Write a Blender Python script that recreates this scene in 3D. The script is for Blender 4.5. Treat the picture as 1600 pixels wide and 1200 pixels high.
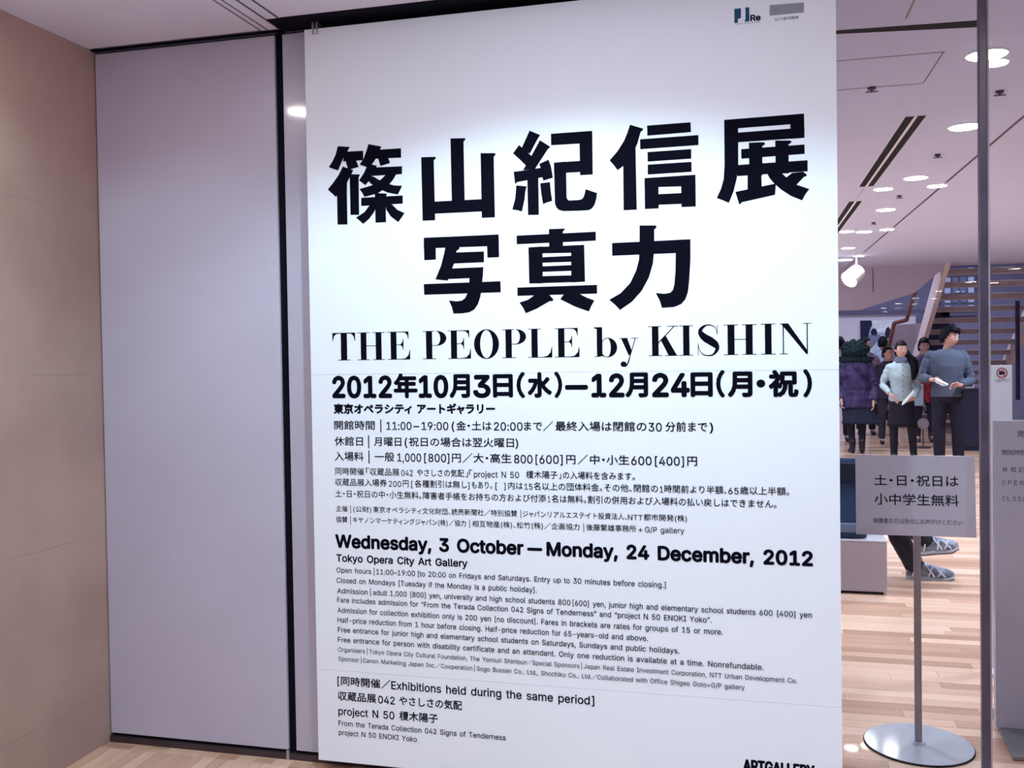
import bpy, bmesh, math, random
from mathutils import Vector, Matrix, noise, geometry
random.seed(7)
PI = math.pi
SC = bpy.context.scene
COL = SC.collection
for o in list(bpy.data.objects): bpy.data.objects.remove(o)

# ---------------------------------------------------------------- camera
F, CX, CY, EYE = 1480.7, 797.6, 578.3, 1.5
YAW, PITCH, ROLL = math.radians(14.316), math.radians(1.133), math.radians(-.885)
fwd = Vector((-math.sin(YAW)*math.cos(PITCH), math.cos(YAW)*math.cos(PITCH), -math.sin(PITCH)))
rgt = Vector((math.cos(YAW), math.sin(YAW), 0)); upv = rgt.cross(fwd)
R2 = rgt*math.cos(ROLL)+upv*math.sin(ROLL); U2 = upv*math.cos(ROLL)-rgt*math.sin(ROLL)
cam = bpy.data.cameras.new('camera'); cam.sensor_width = 36; cam.lens = F*36/1600
cam.shift_x = (800-CX)/1600; cam.shift_y = (CY-600)/1600
cam.clip_end = 200
camo = bpy.data.objects.new('camera', cam); COL.objects.link(camo)
camo.matrix_world = Matrix(((R2.x, U2.x, -fwd.x, 0), (R2.y, U2.y, -fwd.y, 0), (R2.z, U2.z, -fwd.z, EYE), (0, 0, 0, 1)))
SC.camera = camo
def ray(x, y): return R2*((x-CX)/F) - U2*((y-CY)/F) + fwd
def onY(x, y, Y):                     # where a sight line meets the vertical plane at depth Y
    d = ray(x, y); return d*(Y/d.y)+Vector((0, 0, EYE))
def onZ(x, y, z):
    d = ray(x, y); return d*((z-EYE)/d.z)+Vector((0, 0, EYE))

# ---------------------------------------------------------------- world, exposure
SC.view_settings.view_transform = 'Standard'; SC.view_settings.look = 'None'
SC.view_settings.exposure = 0.0; SC.view_settings.gamma = 1; SC.view_settings.use_curve_mapping = False
W = bpy.data.worlds.new('world'); SC.world = W; W.use_nodes = True
W.node_tree.nodes['Background'].inputs[0].default_value = (.58, .58, .95, 1)
W.node_tree.nodes['Background'].inputs[1].default_value = 1.35
SC.cycles.use_denoising = True
SC.cycles.max_bounces = 8
CEIL = 2.68          # ceiling height
WALL = 3.17          # plane of the partition and the glass doors

def spot(name, loc, power, angle, blend, color, target=None, radius=.05):
    l = bpy.data.lights.new(name, 'SPOT'); l.energy = power; l.spot_size = math.radians(angle); l.spot_blend = blend
    l.color = color; l.shadow_soft_size = radius
    o = bpy.data.objects.new(name, l); COL.objects.link(o); o.location = loc
    if target is not None: o.rotation_euler = (Vector(target)-Vector(loc)).to_track_quat('-Z', 'Y').to_euler()
    return o
COOL = (.80, .86, 1.0)
# lobby downlights over the poster, fixtures below; added poster and lobby fill without fixtures
LOBBY = [(-2.10, 2.13), (-.58, 2.12), (.99, 1.97)]
LOBBY_P = [16, 92, 34]
for (x, y), p in zip(LOBBY, LOBBY_P):
    spot('downlight_or_fill', (x, y, CEIL-.03), p, 146, .35, (.62, .90, 1.0))
for x, y, p in ((-.75, .35, 75), (.2, -.3, 60)): spot('poster_fill', (x, y, CEIL-.04), p, 80, 1, (.66, .86, 1.0), (-.5, WALL, 1.05))  # extra spots added to brighten the poster evenly, no lamps built for them
for x, y, p, c in ((-1.6, .9, 44, (1, .84, .74)), (-1.7, -.6, 80, (1, .90, .86)), (-.2, .6, 46, COOL), (1.1, .4, 40, COOL), (0, -1.5, 100, COOL), (2.5, -1, 60, COOL), (4, .5, 50, COOL), (2.6, 1.9, 40, COOL)):  # general fill added around the lobby, no fixtures at these points
    spot('downlight_or_fill', (x, y, CEIL-.03), p*1.25, 118, .7, c)

# ---------------------------------------------------------------- materials
MATS = {}
def mat(name, col, rough=.6, metal=0, spec=.25, noise_amt=0, nscale=8, bump=0, bscale=60, emit=None, es=0, coat=0, col2=None):
    if name in MATS: return MATS[name]
    m = bpy.data.materials.new(name); m.use_nodes = True; nt = m.node_tree; b = nt.nodes['Principled BSDF']
    b.inputs['Base Color'].default_value = (*col, 1); b.inputs['Roughness'].default_value = rough
    b.inputs['Metallic'].default_value = metal; b.inputs['Specular IOR Level'].default_value = spec
    b.inputs['Coat Weight'].default_value = coat; b.inputs['Coat Roughness'].default_value = .08
    if emit: b.inputs['Emission Color'].default_value = (*emit, 1); b.inputs['Emission Strength'].default_value = es
    if noise_amt or col2:
        tc = nt.nodes.new('ShaderNodeTexCoord'); n = nt.nodes.new('ShaderNodeTexNoise'); n.inputs['Scale'].default_value = nscale; n.inputs['Detail'].default_value = 6
        mx = nt.nodes.new('ShaderNodeMix'); mx.data_type = 'RGBA'
        c2 = col2 or tuple(max(0, c*(1-noise_amt)) for c in col)
        mx.inputs[6].default_value = (*col, 1); mx.inputs[7].default_value = (*c2, 1)
        cr = nt.nodes.new('ShaderNodeMapRange'); cr.inputs[1].default_value = .35; cr.inputs[2].default_value = .65
        nt.links.new(tc.outputs['Object'], n.inputs['Vector']); nt.links.new(n.outputs[0], cr.inputs[0]); nt.links.new(cr.outputs[0], mx.inputs[0]); nt.links.new(mx.outputs[2], b.inputs['Base Color'])
    if bump:
        tc = nt.nodes.new('ShaderNodeTexCoord'); n = nt.nodes.new('ShaderNodeTexNoise'); n.inputs['Scale'].default_value = bscale
        bp = nt.nodes.new('ShaderNodeBump'); bp.inputs['Strength'].default_value = bump; bp.inputs['Distance'].default_value = .01
        nt.links.new(tc.outputs['Object'], n.inputs['Vector']); nt.links.new(n.outputs[0], bp.inputs['Height']); nt.links.new(bp.outputs[0], b.inputs['Normal'])
    MATS[name] = m; return m
def wood_mat(name, axis, tint=(1, 1, 1), planks=False):
    """maple strips: tone per object, long grain; planks=True adds strip pattern for the far floor"""
    m = bpy.data.materials.new(name); m.use_nodes = True; nt = m.node_tree; b = nt.nodes['Principled BSDF']; L = nt.links.new
    geo = nt.nodes.new('ShaderNodeNewGeometry'); mp = nt.nodes.new('ShaderNodeMapping')
    mp.inputs['Scale'].default_value = (1.6, 34, 1) if axis == 'x' else (34, 1.6, 1)
    n = nt.nodes.new('ShaderNodeTexNoise'); n.inputs['Scale'].default_value = 1; n.inputs['Detail'].default_value = 5
    L(geo.outputs['Position'], mp.inputs[0]); L(mp.outputs[0], n.inputs['Vector'])
    oi = nt.nodes.new('ShaderNodeObjectInfo')
    r = nt.nodes.new('ShaderNodeValToRGB'); e = r.color_ramp.elements
    e[0].position = 0; e[0].color = (.34*tint[0], .18*tint[1], .11*tint[2], 1); e[1].position = 1; e[1].color = (.82*tint[0], .60*tint[1], .45*tint[2], 1)
    k = e.new(.5); k.color = (.60*tint[0], .38*tint[1], .26*tint[2], 1)
    add = nt.nodes.new('ShaderNodeMath'); add.operation = 'MULTIPLY_ADD'; add.inputs[1].default_value = .72
    src = oi.outputs['Random']
    if planks:
        br = nt.nodes.new('ShaderNodeTexBrick'); br.inputs['Scale'].default_value = 1; br.inputs['Mortar Size'].default_value = .0012
        br.inputs['Brick Width'].default_value = .9; br.inputs['Row Height'].default_value = .075
        br.inputs['Color1'].default_value = (0, 0, 0, 1); br.inputs['Color2'].default_value = (1, 1, 1, 1); br.inputs['Mortar'].default_value = (.1, .1, .1, 1)
        mq = nt.nodes.new('ShaderNodeMapping')
        if axis != 'x': mq.inputs['Rotation'].default_value = (0, 0, PI/2)
        L(geo.outputs['Position'], mq.inputs[0]); L(mq.outputs[0], br.inputs['Vector']); src = br.outputs['Color']
    nm = nt.nodes.new('ShaderNodeMath'); nm.operation = 'MULTIPLY'; nm.inputs[1].default_value = .42
    L(src, add.inputs[0]); L(n.outputs[0], nm.inputs[0]); L(nm.outputs[0], add.inputs[2]); L(add.outputs[0], r.inputs[0]); L(r.outputs[0], b.inputs['Base Color'])
    b.inputs['Roughness'].default_value = .32; b.inputs['Specular IOR Level'].default_value = .45; b.inputs['Coat Weight'].default_value = .35; b.inputs['Coat Roughness'].default_value = .03
    return m
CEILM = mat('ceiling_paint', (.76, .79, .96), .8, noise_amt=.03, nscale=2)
PANELM = mat('partition_paint', (.52, .50, .63), .33, noise_amt=.04, nscale=3, spec=.4)
STONE = mat('warm_wall', (.46, .325, .275), .55, nscale=2.2, col2=(.38, .26, .225), bump=.03, bscale=40)
BLACK = mat('black_metal', (.004, .004, .010), .7, noise_amt=.2, spec=.08)
DARKM = mat('dark_bronze_metal', (.10, .08, .10), .3, .7, noise_amt=.2)
STEEL = mat('brushed_steel', (.55, .53, .55), .28, .9, noise_amt=.1, nscale=60)
PAPER = mat('poster_paper', (.82, .87, .96), .55, noise_amt=.015, nscale=3, spec=.25)
INK = mat('black_ink', (.003, .003, .009), .8, noise_amt=.1, spec=.04)
INKG = mat('grey_ink', (.05, .05, .09), .5, noise_amt=.1)
TEAL = mat('teal_ink', (.005, .06, .14), .5, noise_amt=.1)
SILV = mat('silver_ink', (.30, .31, .38), .4, noise_amt=.15, nscale=40)
RED = mat('red_ink', (.40, .05, .07), .5, noise_amt=.1)
WHITEP = mat('white_wall_paint', (.66, .64, .72), .7, noise_amt=.03)
BLUEW = mat('blue_grey_wall_paint', (.25, .25, .38), .8, noise_amt=.08)
LAMP = mat('lamp_glass', (1, 1, 1), .4, emit=(1, .98, .95), es=32, noise_amt=.01)
LAMPR = mat('lamp_glass_lobby', (1, 1, 1), .4, emit=(1, .98, .95), es=110, noise_amt=.01)
RING = mat('lamp_ring', (.8, .8, .82), .4, noise_amt=.05)
BOARDM = mat('satin_board', (.70, .64, .74), .16, noise_amt=.05, spec=.5)
PLATE = mat('satin_plate', (.46, .52, .58), .08, .1, noise_amt=.08, nscale=30, spec=.6)

# ---------------------------------------------------------------- mesh helpers
def finish(name, bm, m, parent=None, smooth=False, loc=None):
    me = bpy.data.meshes.new(name)
    bmesh.ops.recalc_face_normals(bm, faces=bm.faces); bm.to_mesh(me); bm.free()
    if isinstance(m, (list, tuple)):
        for k in m: me.materials.append(k)
    elif m: me.materials.append(m)
    if smooth:
        for p in me.polygons: p.use_smooth = True
    o = bpy.data.objects.new(name, me); COL.objects.link(o)
    if parent: o.parent = parent
    if loc: o.location = loc
    return o
def thing(name, label, cat, loc=(0, 0, 0), rz=0, group=None):
    o = bpy.data.objects.new(name, None); COL.objects.link(o); o.location = loc; o.rotation_euler = (0, 0, rz)
    o.empty_display_size = .1; o['label'] = label; o['category'] = cat
    if group: o['group'] = group
    return o
def struct(o, label=None):
    o['kind'] = 'structure'
    if label: o['label'] = label
    return o
def box(bm, x0, x1, y0, y1, z0, z1, bev=0):
    vs = [bm.verts.new((x, y, z)) for x in (x0, x1) for y in (y0, y1) for z in (z0, z1)]
    fs = []
    for i in ((0, 1, 3, 2), (4, 6, 7, 5), (0, 4, 5, 1), (2, 3, 7, 6), (0, 2, 6, 4), (1, 5, 7, 3)):
        fs.append(bm.faces.new([vs[k] for k in i]))
    if bev:
        es = list({e for f in fs for e in f.edges})
        bmesh.ops.bevel(bm, geom=es, offset=bev, segments=2, affect='EDGES', profile=.5)
def mbox(name, m, x0, x1, y0, y1, z0, z1, parent=None, bev=0):
    bm = bmesh.new(); box(bm, x0, x1, y0, y1, z0, z1, bev); return finish(name, bm, m, parent)
def prism(bm, pts, d):
    """closed polygon of Vectors pushed by vector d, nonconvex allowed"""
    a = [bm.verts.new(p) for p in pts]; b = [bm.verts.new(Vector(p)+d) for p in pts]; n = len(a)
    for t in geometry.tessellate_polygon([[Vector(p) for p in pts]]):
        try: bm.faces.new([a[i] for i in t]); bm.faces.new([b[i] for i in reversed(t)])
        except ValueError: pass
    for i in range(n): bm.faces.new([a[i], a[(i+1) % n], b[(i+1) % n], b[i]])
def frame_of(d):
    d = d.normalized(); h = Vector((0, 0, 1)) if abs(d.z) < .95 else Vector((0, 1, 0))
    u = d.cross(h).normalized(); return u, u.cross(d).normalized()
def smooth_path(pts, rad, k=4):
    P = [Vector(p) for p in pts]; out = []; ro = []
    rad = [r if isinstance(r, (tuple, list)) else (r, r) for r in rad]
    for i in range(len(P)-1):
        p0 = P[max(i-1, 0)]; p1 = P[i]; p2 = P[i+1]; p3 = P[min(i+2, len(P)-1)]
        for j in range(k):
            t = j/k; a = .5*((2*p1)+(p2-p0)*t+(2*p0-5*p1+4*p2-p3)*t*t+(3*p1-p0-3*p2+p3)*t**3)
            out.append(a); ro.append((rad[i][0]*(1-t)+rad[i+1][0]*t, rad[i][1]*(1-t)+rad[i+1][1]*t))
    out.append(P[-1]); ro.append(rad[-1]); return out, ro
def tube(bm, pts, rad, n=12, k=4, cap=True, fixed=None, mod=None, mi=0):
    P, Rr = smooth_path(pts, rad, k) if k > 1 else ([Vector(p) for p in pts], [r if isinstance(r, (tuple, list)) else (r, r) for r in rad])
    rings = []
    for i, p in enumerate(P):
        d = (P[min(i+1, len(P)-1)]-P[max(i-1, 0)])
        if fixed: u, v = Vector(fixed[0]), Vector(fixed[1])
        else: u, v = frame_of(d)
        ring = []
        for j in range(n):
            a = 2*PI*j/n; f = mod(i/(len(P)-1), a) if mod else 1
            ring.append(bm.verts.new(p+u*math.cos(a)*Rr[i][0]*f+v*math.sin(a)*Rr[i][1]*f))
        rings.append(ring)
    for i in range(len(rings)-1):
        for j in range(n):
            f = bm.faces.new([rings[i][j], rings[i][(j+1) % n], rings[i+1][(j+1) % n], rings[i+1][j]]); f.material_index = mi
    if cap:
        for r in (rings[0], rings[-1]):
            f = bm.faces.new(r); f.material_index = mi
def disc(bm, c, rx, ry, z0, z1, n=32):
    tube(bm, [(c[0], c[1], z0), (c[0], c[1], z1)], [(rx, ry)]*2, n, 1, True, ((1, 0, 0), (0, 1, 0)))
def blob(bm, c, r, seg=16, rings=12, fn=None, amp=0, freq=9, M=None, mi=0):
    res = bmesh.ops.create_uvsphere(bm, u_segments=seg, v_segments=rings, radius=1)
    for v in res['verts']:
        p = v.co.copy()
        if fn: p = fn(p)
        q = Vector((p.x*r[0], p.y*r[1], p.z*r[2]))
        if amp: q *= 1+amp*noise.noise(p*freq+Vector(c)*3)
        if M: q = M @ q
        v.co = q+Vector(c)
    if mi:
        for v in res['verts']:
            for f in v.link_faces: f.material_index = mi

# ---------------------------------------------------------------- lettering
# sans-serif letter outlines (plain polygons, 500 units per em)
GLYPHS = {
'"':[160,[[39,159,35,254,68,254,64,159],[96,159,93,254,125,254,122,159]]],
"'":[103,[[39,159,35,254,68,254,64,159]]],
'(':[137,[[45,103,45,122,47,142,50,162,55,182,60,202,66,221,73,239,80,255,88,270,118,270,110,252,102,233,95,214,90,195,85,176,81,157,78,138,76,120,76,103,76,88,78,73,80,57,84,41,88,25,94,8,118,-48,88,-48,80,-33,73,-18,66,-3,61,12,56,27,49,53,46,78]]],
')':[137,[[19,-48,43,9,49,26,53,42,57,58,59,73,60,88,61,103,60,120,59,138,56,157,52,176,47,195,41,214,35,233,27,252,19,270,48,270,56,255,64,239,71,221,77,202,82,182,86,162,90,142,91,122,92,103,91,78,87,52,81,27,76,11,70,-4,64,-19,56,-33,48,-48]]],
'+':[227,[[99,17,99,182,128,182,128,17],[31,86,31,113,195,113,195,86]]],
',':[94,[[19,-60,34,36,68,36,42,-60]]],
'-':[227,[[168,122,168,94,57,94,57,122]]],
'.':[94,[[48,-2,42,-1,36,1,31,4,28,9,26,15,25,20,26,27,28,32,31,37,36,40,42,43,48,43,54,43,59,40,64,37,68,32,70,27,71,20,70,15,68,9,64,4,59,1,54,-1]]],
'/':[125,[[117,266,36,-38,7,-38,89,266]]],
'0':[227,[[113,-3,95,-2,79,3,65,12,53,24,42,39,34,57,29,77,25,101,24,127,25,153,29,177,35,197,43,215,53,230,65,242,79,251,95,256,113,258,131,256,147,251,161,242,174,230,184,215,192,197,198,177,201,153,203,127,201,101,198,77,192,57,184,39,174,24,162,12,147,3,131,-2],[113,25,125,26,136,30,145,37,153,46,160,58,165,72,169,88,171,107,172,127,171,148,169,166,165,182,160,197,153,208,145,218,136,224,125,228,113,230,101,228,91,224,82,218,73,208,67,197,62,182,58,166,55,148,55,127,55,107,58,88,62,72,67,58,73,46,82,37,91,30,101,26]]],
'1':[227,[[38,0,38,27,195,27,195,0],[138,254,138,0,106,0,106,224,105,224,43,179,43,213,99,254]]],
'2':[227,[[32,0,32,24,117,114,141,141,147,149,152,156,155,163,158,170,160,178,160,186,159,194,157,202,154,209,149,215,143,220,137,224,129,227,121,229,112,230,102,229,94,227,86,224,79,219,74,213,69,207,66,199,64,190,64,181,33,181,34,196,37,209,43,221,51,232,60,241,72,248,84,253,98,257,112,258,127,257,141,254,153,248,164,241,173,233,181,223,186,211,189,199,191,186,190,177,188,168,185,159,181,150,175,140,168,129,133,90,76,30,76,28,195,28,195,0]]],
'3':[227,[[109,-3,94,-2,80,0,66,5,54,11,44,19,35,29,28,40,24,52,22,66,55,66,56,58,59,50,63,44,69,38,75,33,83,30,91,27,100,25,109,25,119,26,129,27,138,30,145,35,152,40,157,46,161,54,164,63,165,72,164,81,162,90,158,98,153,105,146,112,137,117,127,121,115,123,101,124,78,124,78,150,144,224,144,226,35,226,35,254,186,254,186,230,106,139,106,144,124,145,140,143,154,138,167,131,177,122,185,111,192,99,195,86,196,72,195,58,191,45,185,33,177,22,166,13,154,6,141,1,125,-2]]],
'4':[227,[[20,53,20,79,123,254,155,254,54,83,54,81,207,81,207,53],[141,0,141,61,141,73,141,159,171,159,171,0]]],
'5':[227,[[111,-3,96,-2,82,1,70,6,59,12,49,20,41,30,35,41,32,53,30,65,61,65,62,58,65,51,69,44,74,39,80,34,87,30,94,27,102,26,111,25,120,26,130,28,138,32,146,38,152,44,157,52,161,61,163,71,164,81,163,92,161,101,157,111,151,119,145,125,137,131,129,135,119,138,109,138,100,138,92,137,84,134,76,131,69,127,64,123,34,126,48,254,183,254,183,226,75,226,67,151,68,151,74,155,81,159,89,162,97,165,106,166,115,167,126,166,137,164,147,160,156,156,165,150,172,143,179,134,185,125,189,116,193,105,195,94,195,82,194,66,191,51,184,38,176,26,166,16,154,8,141,1,126,-2]]],
'6':[227,[[113,-3,98,-2,84,1,71,7,60,15,50,25,42,37,36,51,33,65,32,81,33,93,35,106,40,119,47,134,56,151,69,170,126,254,161,254,75,131,73,131,75,135,79,140,83,144,87,148,92,151,98,153,104,155,110,157,117,157,132,156,146,153,158,147,169,140,178,131,185,120,190,107,193,94,194,79,193,63,190,49,184,36,176,25,166,15,155,7,142,1,128,-2],[113,24,123,25,131,27,139,31,146,37,152,43,157,51,161,59,163,69,164,79,163,89,161,98,157,107,152,114,146,121,139,126,131,130,123,132,113,133,104,132,95,130,87,126,80,121,74,114,69,107,65,99,63,89,62,79,63,69,65,59,69,51,74,43,80,37,87,31,95,27,104,25]]],
'7':[227,[[48,0,162,224,162,226,31,226,31,254,195,254,195,224,82,0]]],
'8':[227,[[113,-3,97,-2,82,1,68,6,56,13,45,21,37,31,31,42,27,54,26,68,27,78,29,88,33,98,37,106,43,114,51,121,58,126,67,130,76,132,76,133,65,138,55,145,46,154,40,165,36,177,35,190,36,203,40,214,45,225,53,234,62,242,73,249,85,254,99,257,113,258,128,257,141,254,153,249,164,242,173,234,181,225,186,214,190,203,191,190,190,177,186,165,180,154,171,145,162,138,150,133,150,132,159,130,168,126,176,121,183,114,189,106,194,98,197,88,200,78,200,68,199,54,195,42,189,31,181,21,171,13,158,6,145,1,130,-2],[113,25,124,25,134,27,142,30,150,34,156,40,161,46,165,53,168,61,168,69,168,78,165,87,161,94,156,101,149,107,141,111,133,115,123,117,113,118,103,117,93,115,85,111,77,107,70,101,65,94,61,87,58,78,58,69,58,61,61,53,64,46,70,40,76,34,84,30,92,27,102,25],[113,145,122,145,130,147,137,150,144,154,149,159,154,165,157,172,159,180,160,188,159,196,157,203,154,210,149,216,144,221,138,225,130,228,122,229,113,230,104,229,96,228,89,225,82,221,77,216,72,210,69,203,67,196,66,188,67,180,69,172,72,165,77,159,82,154,89,150,96,147,104,145]]],
'9':[227,[[113,258,128,257,142,253,155,247,166,239,176,229,184,217,190,204,193,189,194,173,194,161,191,148,186,135,180,120,170,103,158,84,100,0,65,0,151,124,154,124,151,119,148,115,144,111,139,107,134,104,128,101,122,99,116,98,109,97,94,98,81,102,69,107,58,114,49,124,41,134,36,147,33,161,32,176,33,191,36,205,42,218,50,230,60,239,71,247,84,253,98,257],[113,230,104,229,95,227,87,223,80,218,74,211,69,204,66,195,63,186,63,176,63,166,66,156,69,148,74,140,80,134,87,129,95,125,104,122,113,122,123,122,131,125,139,129,146,134,152,140,157,147,161,156,163,165,164,175,163,185,161,195,157,204,152,211,146,218,139,223,131,227,123,229]]],
':':[94,[[48,-2,42,-1,36,1,31,4,28,9,26,15,25,20,26,27,28,32,31,37,36,40,42,43,48,43,54,43,59,40,64,37,68,32,70,27,71,20,70,15,68,9,64,4,59,1,54,-1],[48,135,42,136,36,138,31,142,28,147,26,152,25,158,26,164,28,170,31,174,36,178,42,180,48,181,54,180,59,178,64,174,68,170,70,164,71,158,70,152,68,147,64,142,59,138,54,136]]],
'A':[240,[[8,0,101,254,138,254,231,0,198,0,144,151,132,186,116,239,123,239,106,185,95,151,43,0],[55,71,55,99,185,99,185,71]]],
'B':[228,[[30,0,30,254,121,254,137,253,152,250,164,245,175,239,184,230,190,221,195,210,198,199,199,187,198,177,197,168,193,160,189,153,184,148,178,143,172,139,165,136,157,133,157,131,166,130,174,127,182,123,189,117,196,110,201,102,205,92,208,81,209,68,208,56,205,44,200,33,193,24,184,16,172,9,158,4,142,1,123,0],[62,29,122,29,140,30,154,34,165,40,172,48,176,58,178,68,177,77,175,85,171,92,166,99,160,104,153,109,144,113,135,115,124,115,62,115],[62,143,119,143,128,143,136,145,144,148,151,152,157,157,162,163,165,170,167,178,168,186,167,197,163,206,156,214,147,221,135,225,120,226,62,226]]],
'C':[255,[[134,-3,113,-2,93,4,75,12,59,25,46,40,35,58,27,78,22,101,20,127,22,153,27,176,35,197,46,215,59,230,75,242,93,251,113,256,134,258,146,257,158,255,170,252,181,248,191,242,201,236,210,228,217,219,224,209,229,198,234,187,236,174,204,174,202,183,199,190,195,197,190,204,185,209,179,214,172,218,165,222,158,224,150,226,142,228,134,228,119,227,105,223,92,216,80,207,71,196,62,182,57,166,53,148,52,127,53,107,57,88,63,72,71,59,80,47,92,38,105,32,119,28,134,26,142,27,150,28,158,30,165,33,172,36,179,40,185,45,190,51,195,57,199,64,202,72,204,80,236,80,234,68,229,56,224,45,217,36,210,27,201,19,192,12,181,7,170,2,159,-1,146,-3]]],
'D':[251,[[109,0,48,0,48,29,107,29,127,30,144,34,159,40,171,49,182,61,189,75,195,90,198,108,200,128,198,147,195,165,190,180,182,194,172,205,160,214,145,221,129,225,110,226,47,226,47,254,113,254,136,253,157,248,176,239,192,228,206,213,217,196,225,175,229,153,231,128,229,102,224,80,217,59,206,42,192,27,175,15,156,7,134,2],[62,254,62,0,30,0,30,254]]],
'E':[209,[[30,0,30,254,186,254,186,226,62,226,62,143,178,143,178,114,62,114,62,29,188,29,188,0]]],
'F':[205,[[30,0,30,254,185,254,185,226,62,226,62,139,173,139,173,111,62,111,62,0]]],
'G':[260,[[134,-3,113,-2,93,4,75,13,59,25,45,40,35,58,27,78,22,102,20,127,22,153,27,176,35,197,45,215,59,230,74,242,92,251,112,256,132,258,146,257,158,255,170,252,181,247,192,242,202,235,210,227,218,218,225,208,230,198,234,186,237,174,204,174,201,182,198,190,194,197,189,203,184,208,178,213,172,218,165,221,158,224,150,226,141,227,133,228,118,227,104,223,92,216,80,207,70,196,62,182,57,166,53,148,52,127,53,107,57,88,63,72,71,59,81,47,92,38,105,32,119,28,134,26,148,27,161,31,172,36,183,43,191,51,198,62,203,74,206,87,207,101,217,100,141,100,141,128,239,128,239,100,237,80,233,62,225,45,215,31,203,19,188,9,172,2,154,-2]]],
'H':[258,[[30,0,30,254,62,254,62,144,196,144,196,254,228,254,228,0,196,0,196,116,62,116,62,0]]],
'I':[150,[[16,0,16,29,59,29,59,226,16,226,16,254,135,254,135,226,91,226,91,29,135,29,135,0]]],
'J':[198,[[93,-3,71,-1,53,5,38,16,26,31,19,50,17,73,17,86,49,86,49,73,50,58,54,47,61,37,70,30,80,26,93,25,105,26,115,30,124,37,131,47,135,58,136,73,136,254,168,254,168,73,166,50,159,31,147,16,132,5,113,-1]]],
'K':[233,[[52,73,52,108,70,131,87,152,106,172,182,254,224,254,116,138,114,138],[30,0,30,254,62,254,62,167,62,112,62,97,62,0],[186,0,94,130,114,155,224,0]]],
'L':[196,[[30,0,30,254,62,254,62,29,181,29,181,0]]],
'M':[314,[[30,0,30,254,76,254,139,94,144,79,150,61,156,42,161,24,154,24,159,41,165,61,171,79,176,94,238,254,284,254,284,0,252,0,252,145,252,163,253,184,253,207,253,229,256,229,249,205,241,181,234,161,228,145,171,0,143,0,85,145,80,160,72,181,65,204,56,229,59,229,60,208,60,186,61,164,61,145,61,0]]],
'N':[262,[[30,0,30,254,68,254,172,91,181,75,194,53,207,27,202,27,200,54,200,79,199,97,199,254,232,254,232,0,193,0,101,145,89,165,74,191,54,226,60,227,61,192,62,164,62,145,62,0]]],
'O':[267,[[133,-3,112,-2,93,4,75,12,59,25,46,40,35,58,27,78,22,101,20,127,22,153,27,176,35,197,46,215,59,230,75,242,93,251,112,256,133,258,155,256,174,251,192,242,208,230,221,215,232,197,240,176,245,153,247,127,245,101,240,78,232,58,221,40,208,25,192,12,174,4,155,-2],[133,26,148,28,162,32,175,38,186,47,196,58,204,72,210,88,214,106,215,127,214,148,210,166,204,182,196,196,186,207,175,216,162,223,148,227,133,228,119,227,105,223,92,216,81,207,71,196,63,182,57,166,53,148,52,127,53,106,57,88,63,72,71,58,81,47,92,38,105,32,119,28]]],
'P':[222,[[30,0,30,254,118,254,136,253,152,250,166,244,178,236,187,226,195,215,200,202,203,189,204,174,203,159,200,145,195,133,187,121,178,112,166,104,152,98,136,94,118,93,55,93,55,121,116,121,129,122,139,124,149,128,156,133,162,139,167,147,170,155,172,164,172,174,172,184,170,193,167,201,162,208,156,214,148,219,139,223,129,225,116,226,62,226,62,0]]],
'Q':[267,[[123,80,156,80,185,42,192,32,234,-24,200,-24,173,13,166,23],[133,-3,112,-2,93,4,75,12,59,25,46,40,35,58,27,78,22,101,20,127,22,153,27,176,35,197,46,215,59,230,75,242,93,251,112,256,133,258,155,256,174,251,192,242,208,230,221,215,232,197,240,176,245,153,247,127,245,101,240,78,232,58,221,40,208,25,192,12,174,4,155,-2],[133,26,148,28,162,32,175,38,186,47,196,58,204,72,210,88,214,106,215,127,214,148,210,166,204,182,196,196,186,207,175,216,162,223,148,227,133,228,119,227,105,223,92,216,81,207,71,196,63,182,57,166,53,148,52,127,53,106,57,88,63,72,71,58,81,47,92,38,105,32,119,28]]],
'R':[224,[[30,0,30,254,118,254,136,253,153,250,167,244,178,237,188,227,195,217,200,204,204,191,205,176,204,161,200,148,195,136,188,125,178,116,166,109,152,103,136,100,118,99,48,99,48,128,117,128,129,128,140,130,149,133,156,138,162,143,167,150,170,158,172,167,173,176,172,186,170,194,167,202,162,209,156,215,149,220,140,223,129,225,116,226,62,226,62,0],[177,0,115,115,151,115,214,0]]],
'S':[223,[[112,-4,94,-3,78,0,64,5,51,11,41,20,32,30,25,42,21,54,19,68,52,68,54,59,57,51,62,44,68,38,75,33,83,29,92,27,102,25,112,25,123,25,133,27,143,30,151,34,159,40,165,46,169,53,172,61,173,70,172,77,170,84,166,89,161,94,155,99,148,102,140,106,132,108,122,111,92,120,72,126,56,135,43,145,34,156,28,170,26,186,27,200,31,213,37,224,46,234,57,242,69,249,83,254,97,257,114,258,130,257,145,254,158,249,170,242,180,234,189,224,195,213,199,202,200,189,169,189,166,201,160,211,151,219,140,225,127,228,112,229,102,229,92,227,84,224,76,220,70,215,64,209,61,203,58,195,58,188,58,180,61,173,65,167,71,162,78,158,85,154,92,151,99,149,106,147,132,140,140,137,148,135,156,132,164,128,172,124,179,119,186,113,192,106,197,99,201,90,203,80,204,69,203,56,199,43,193,32,185,21,174,13,162,5,147,0,130,-3]]],
'T':[224,[[16,226,16,254,208,254,208,226,128,226,128,0,96,0,96,226]]],
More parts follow.
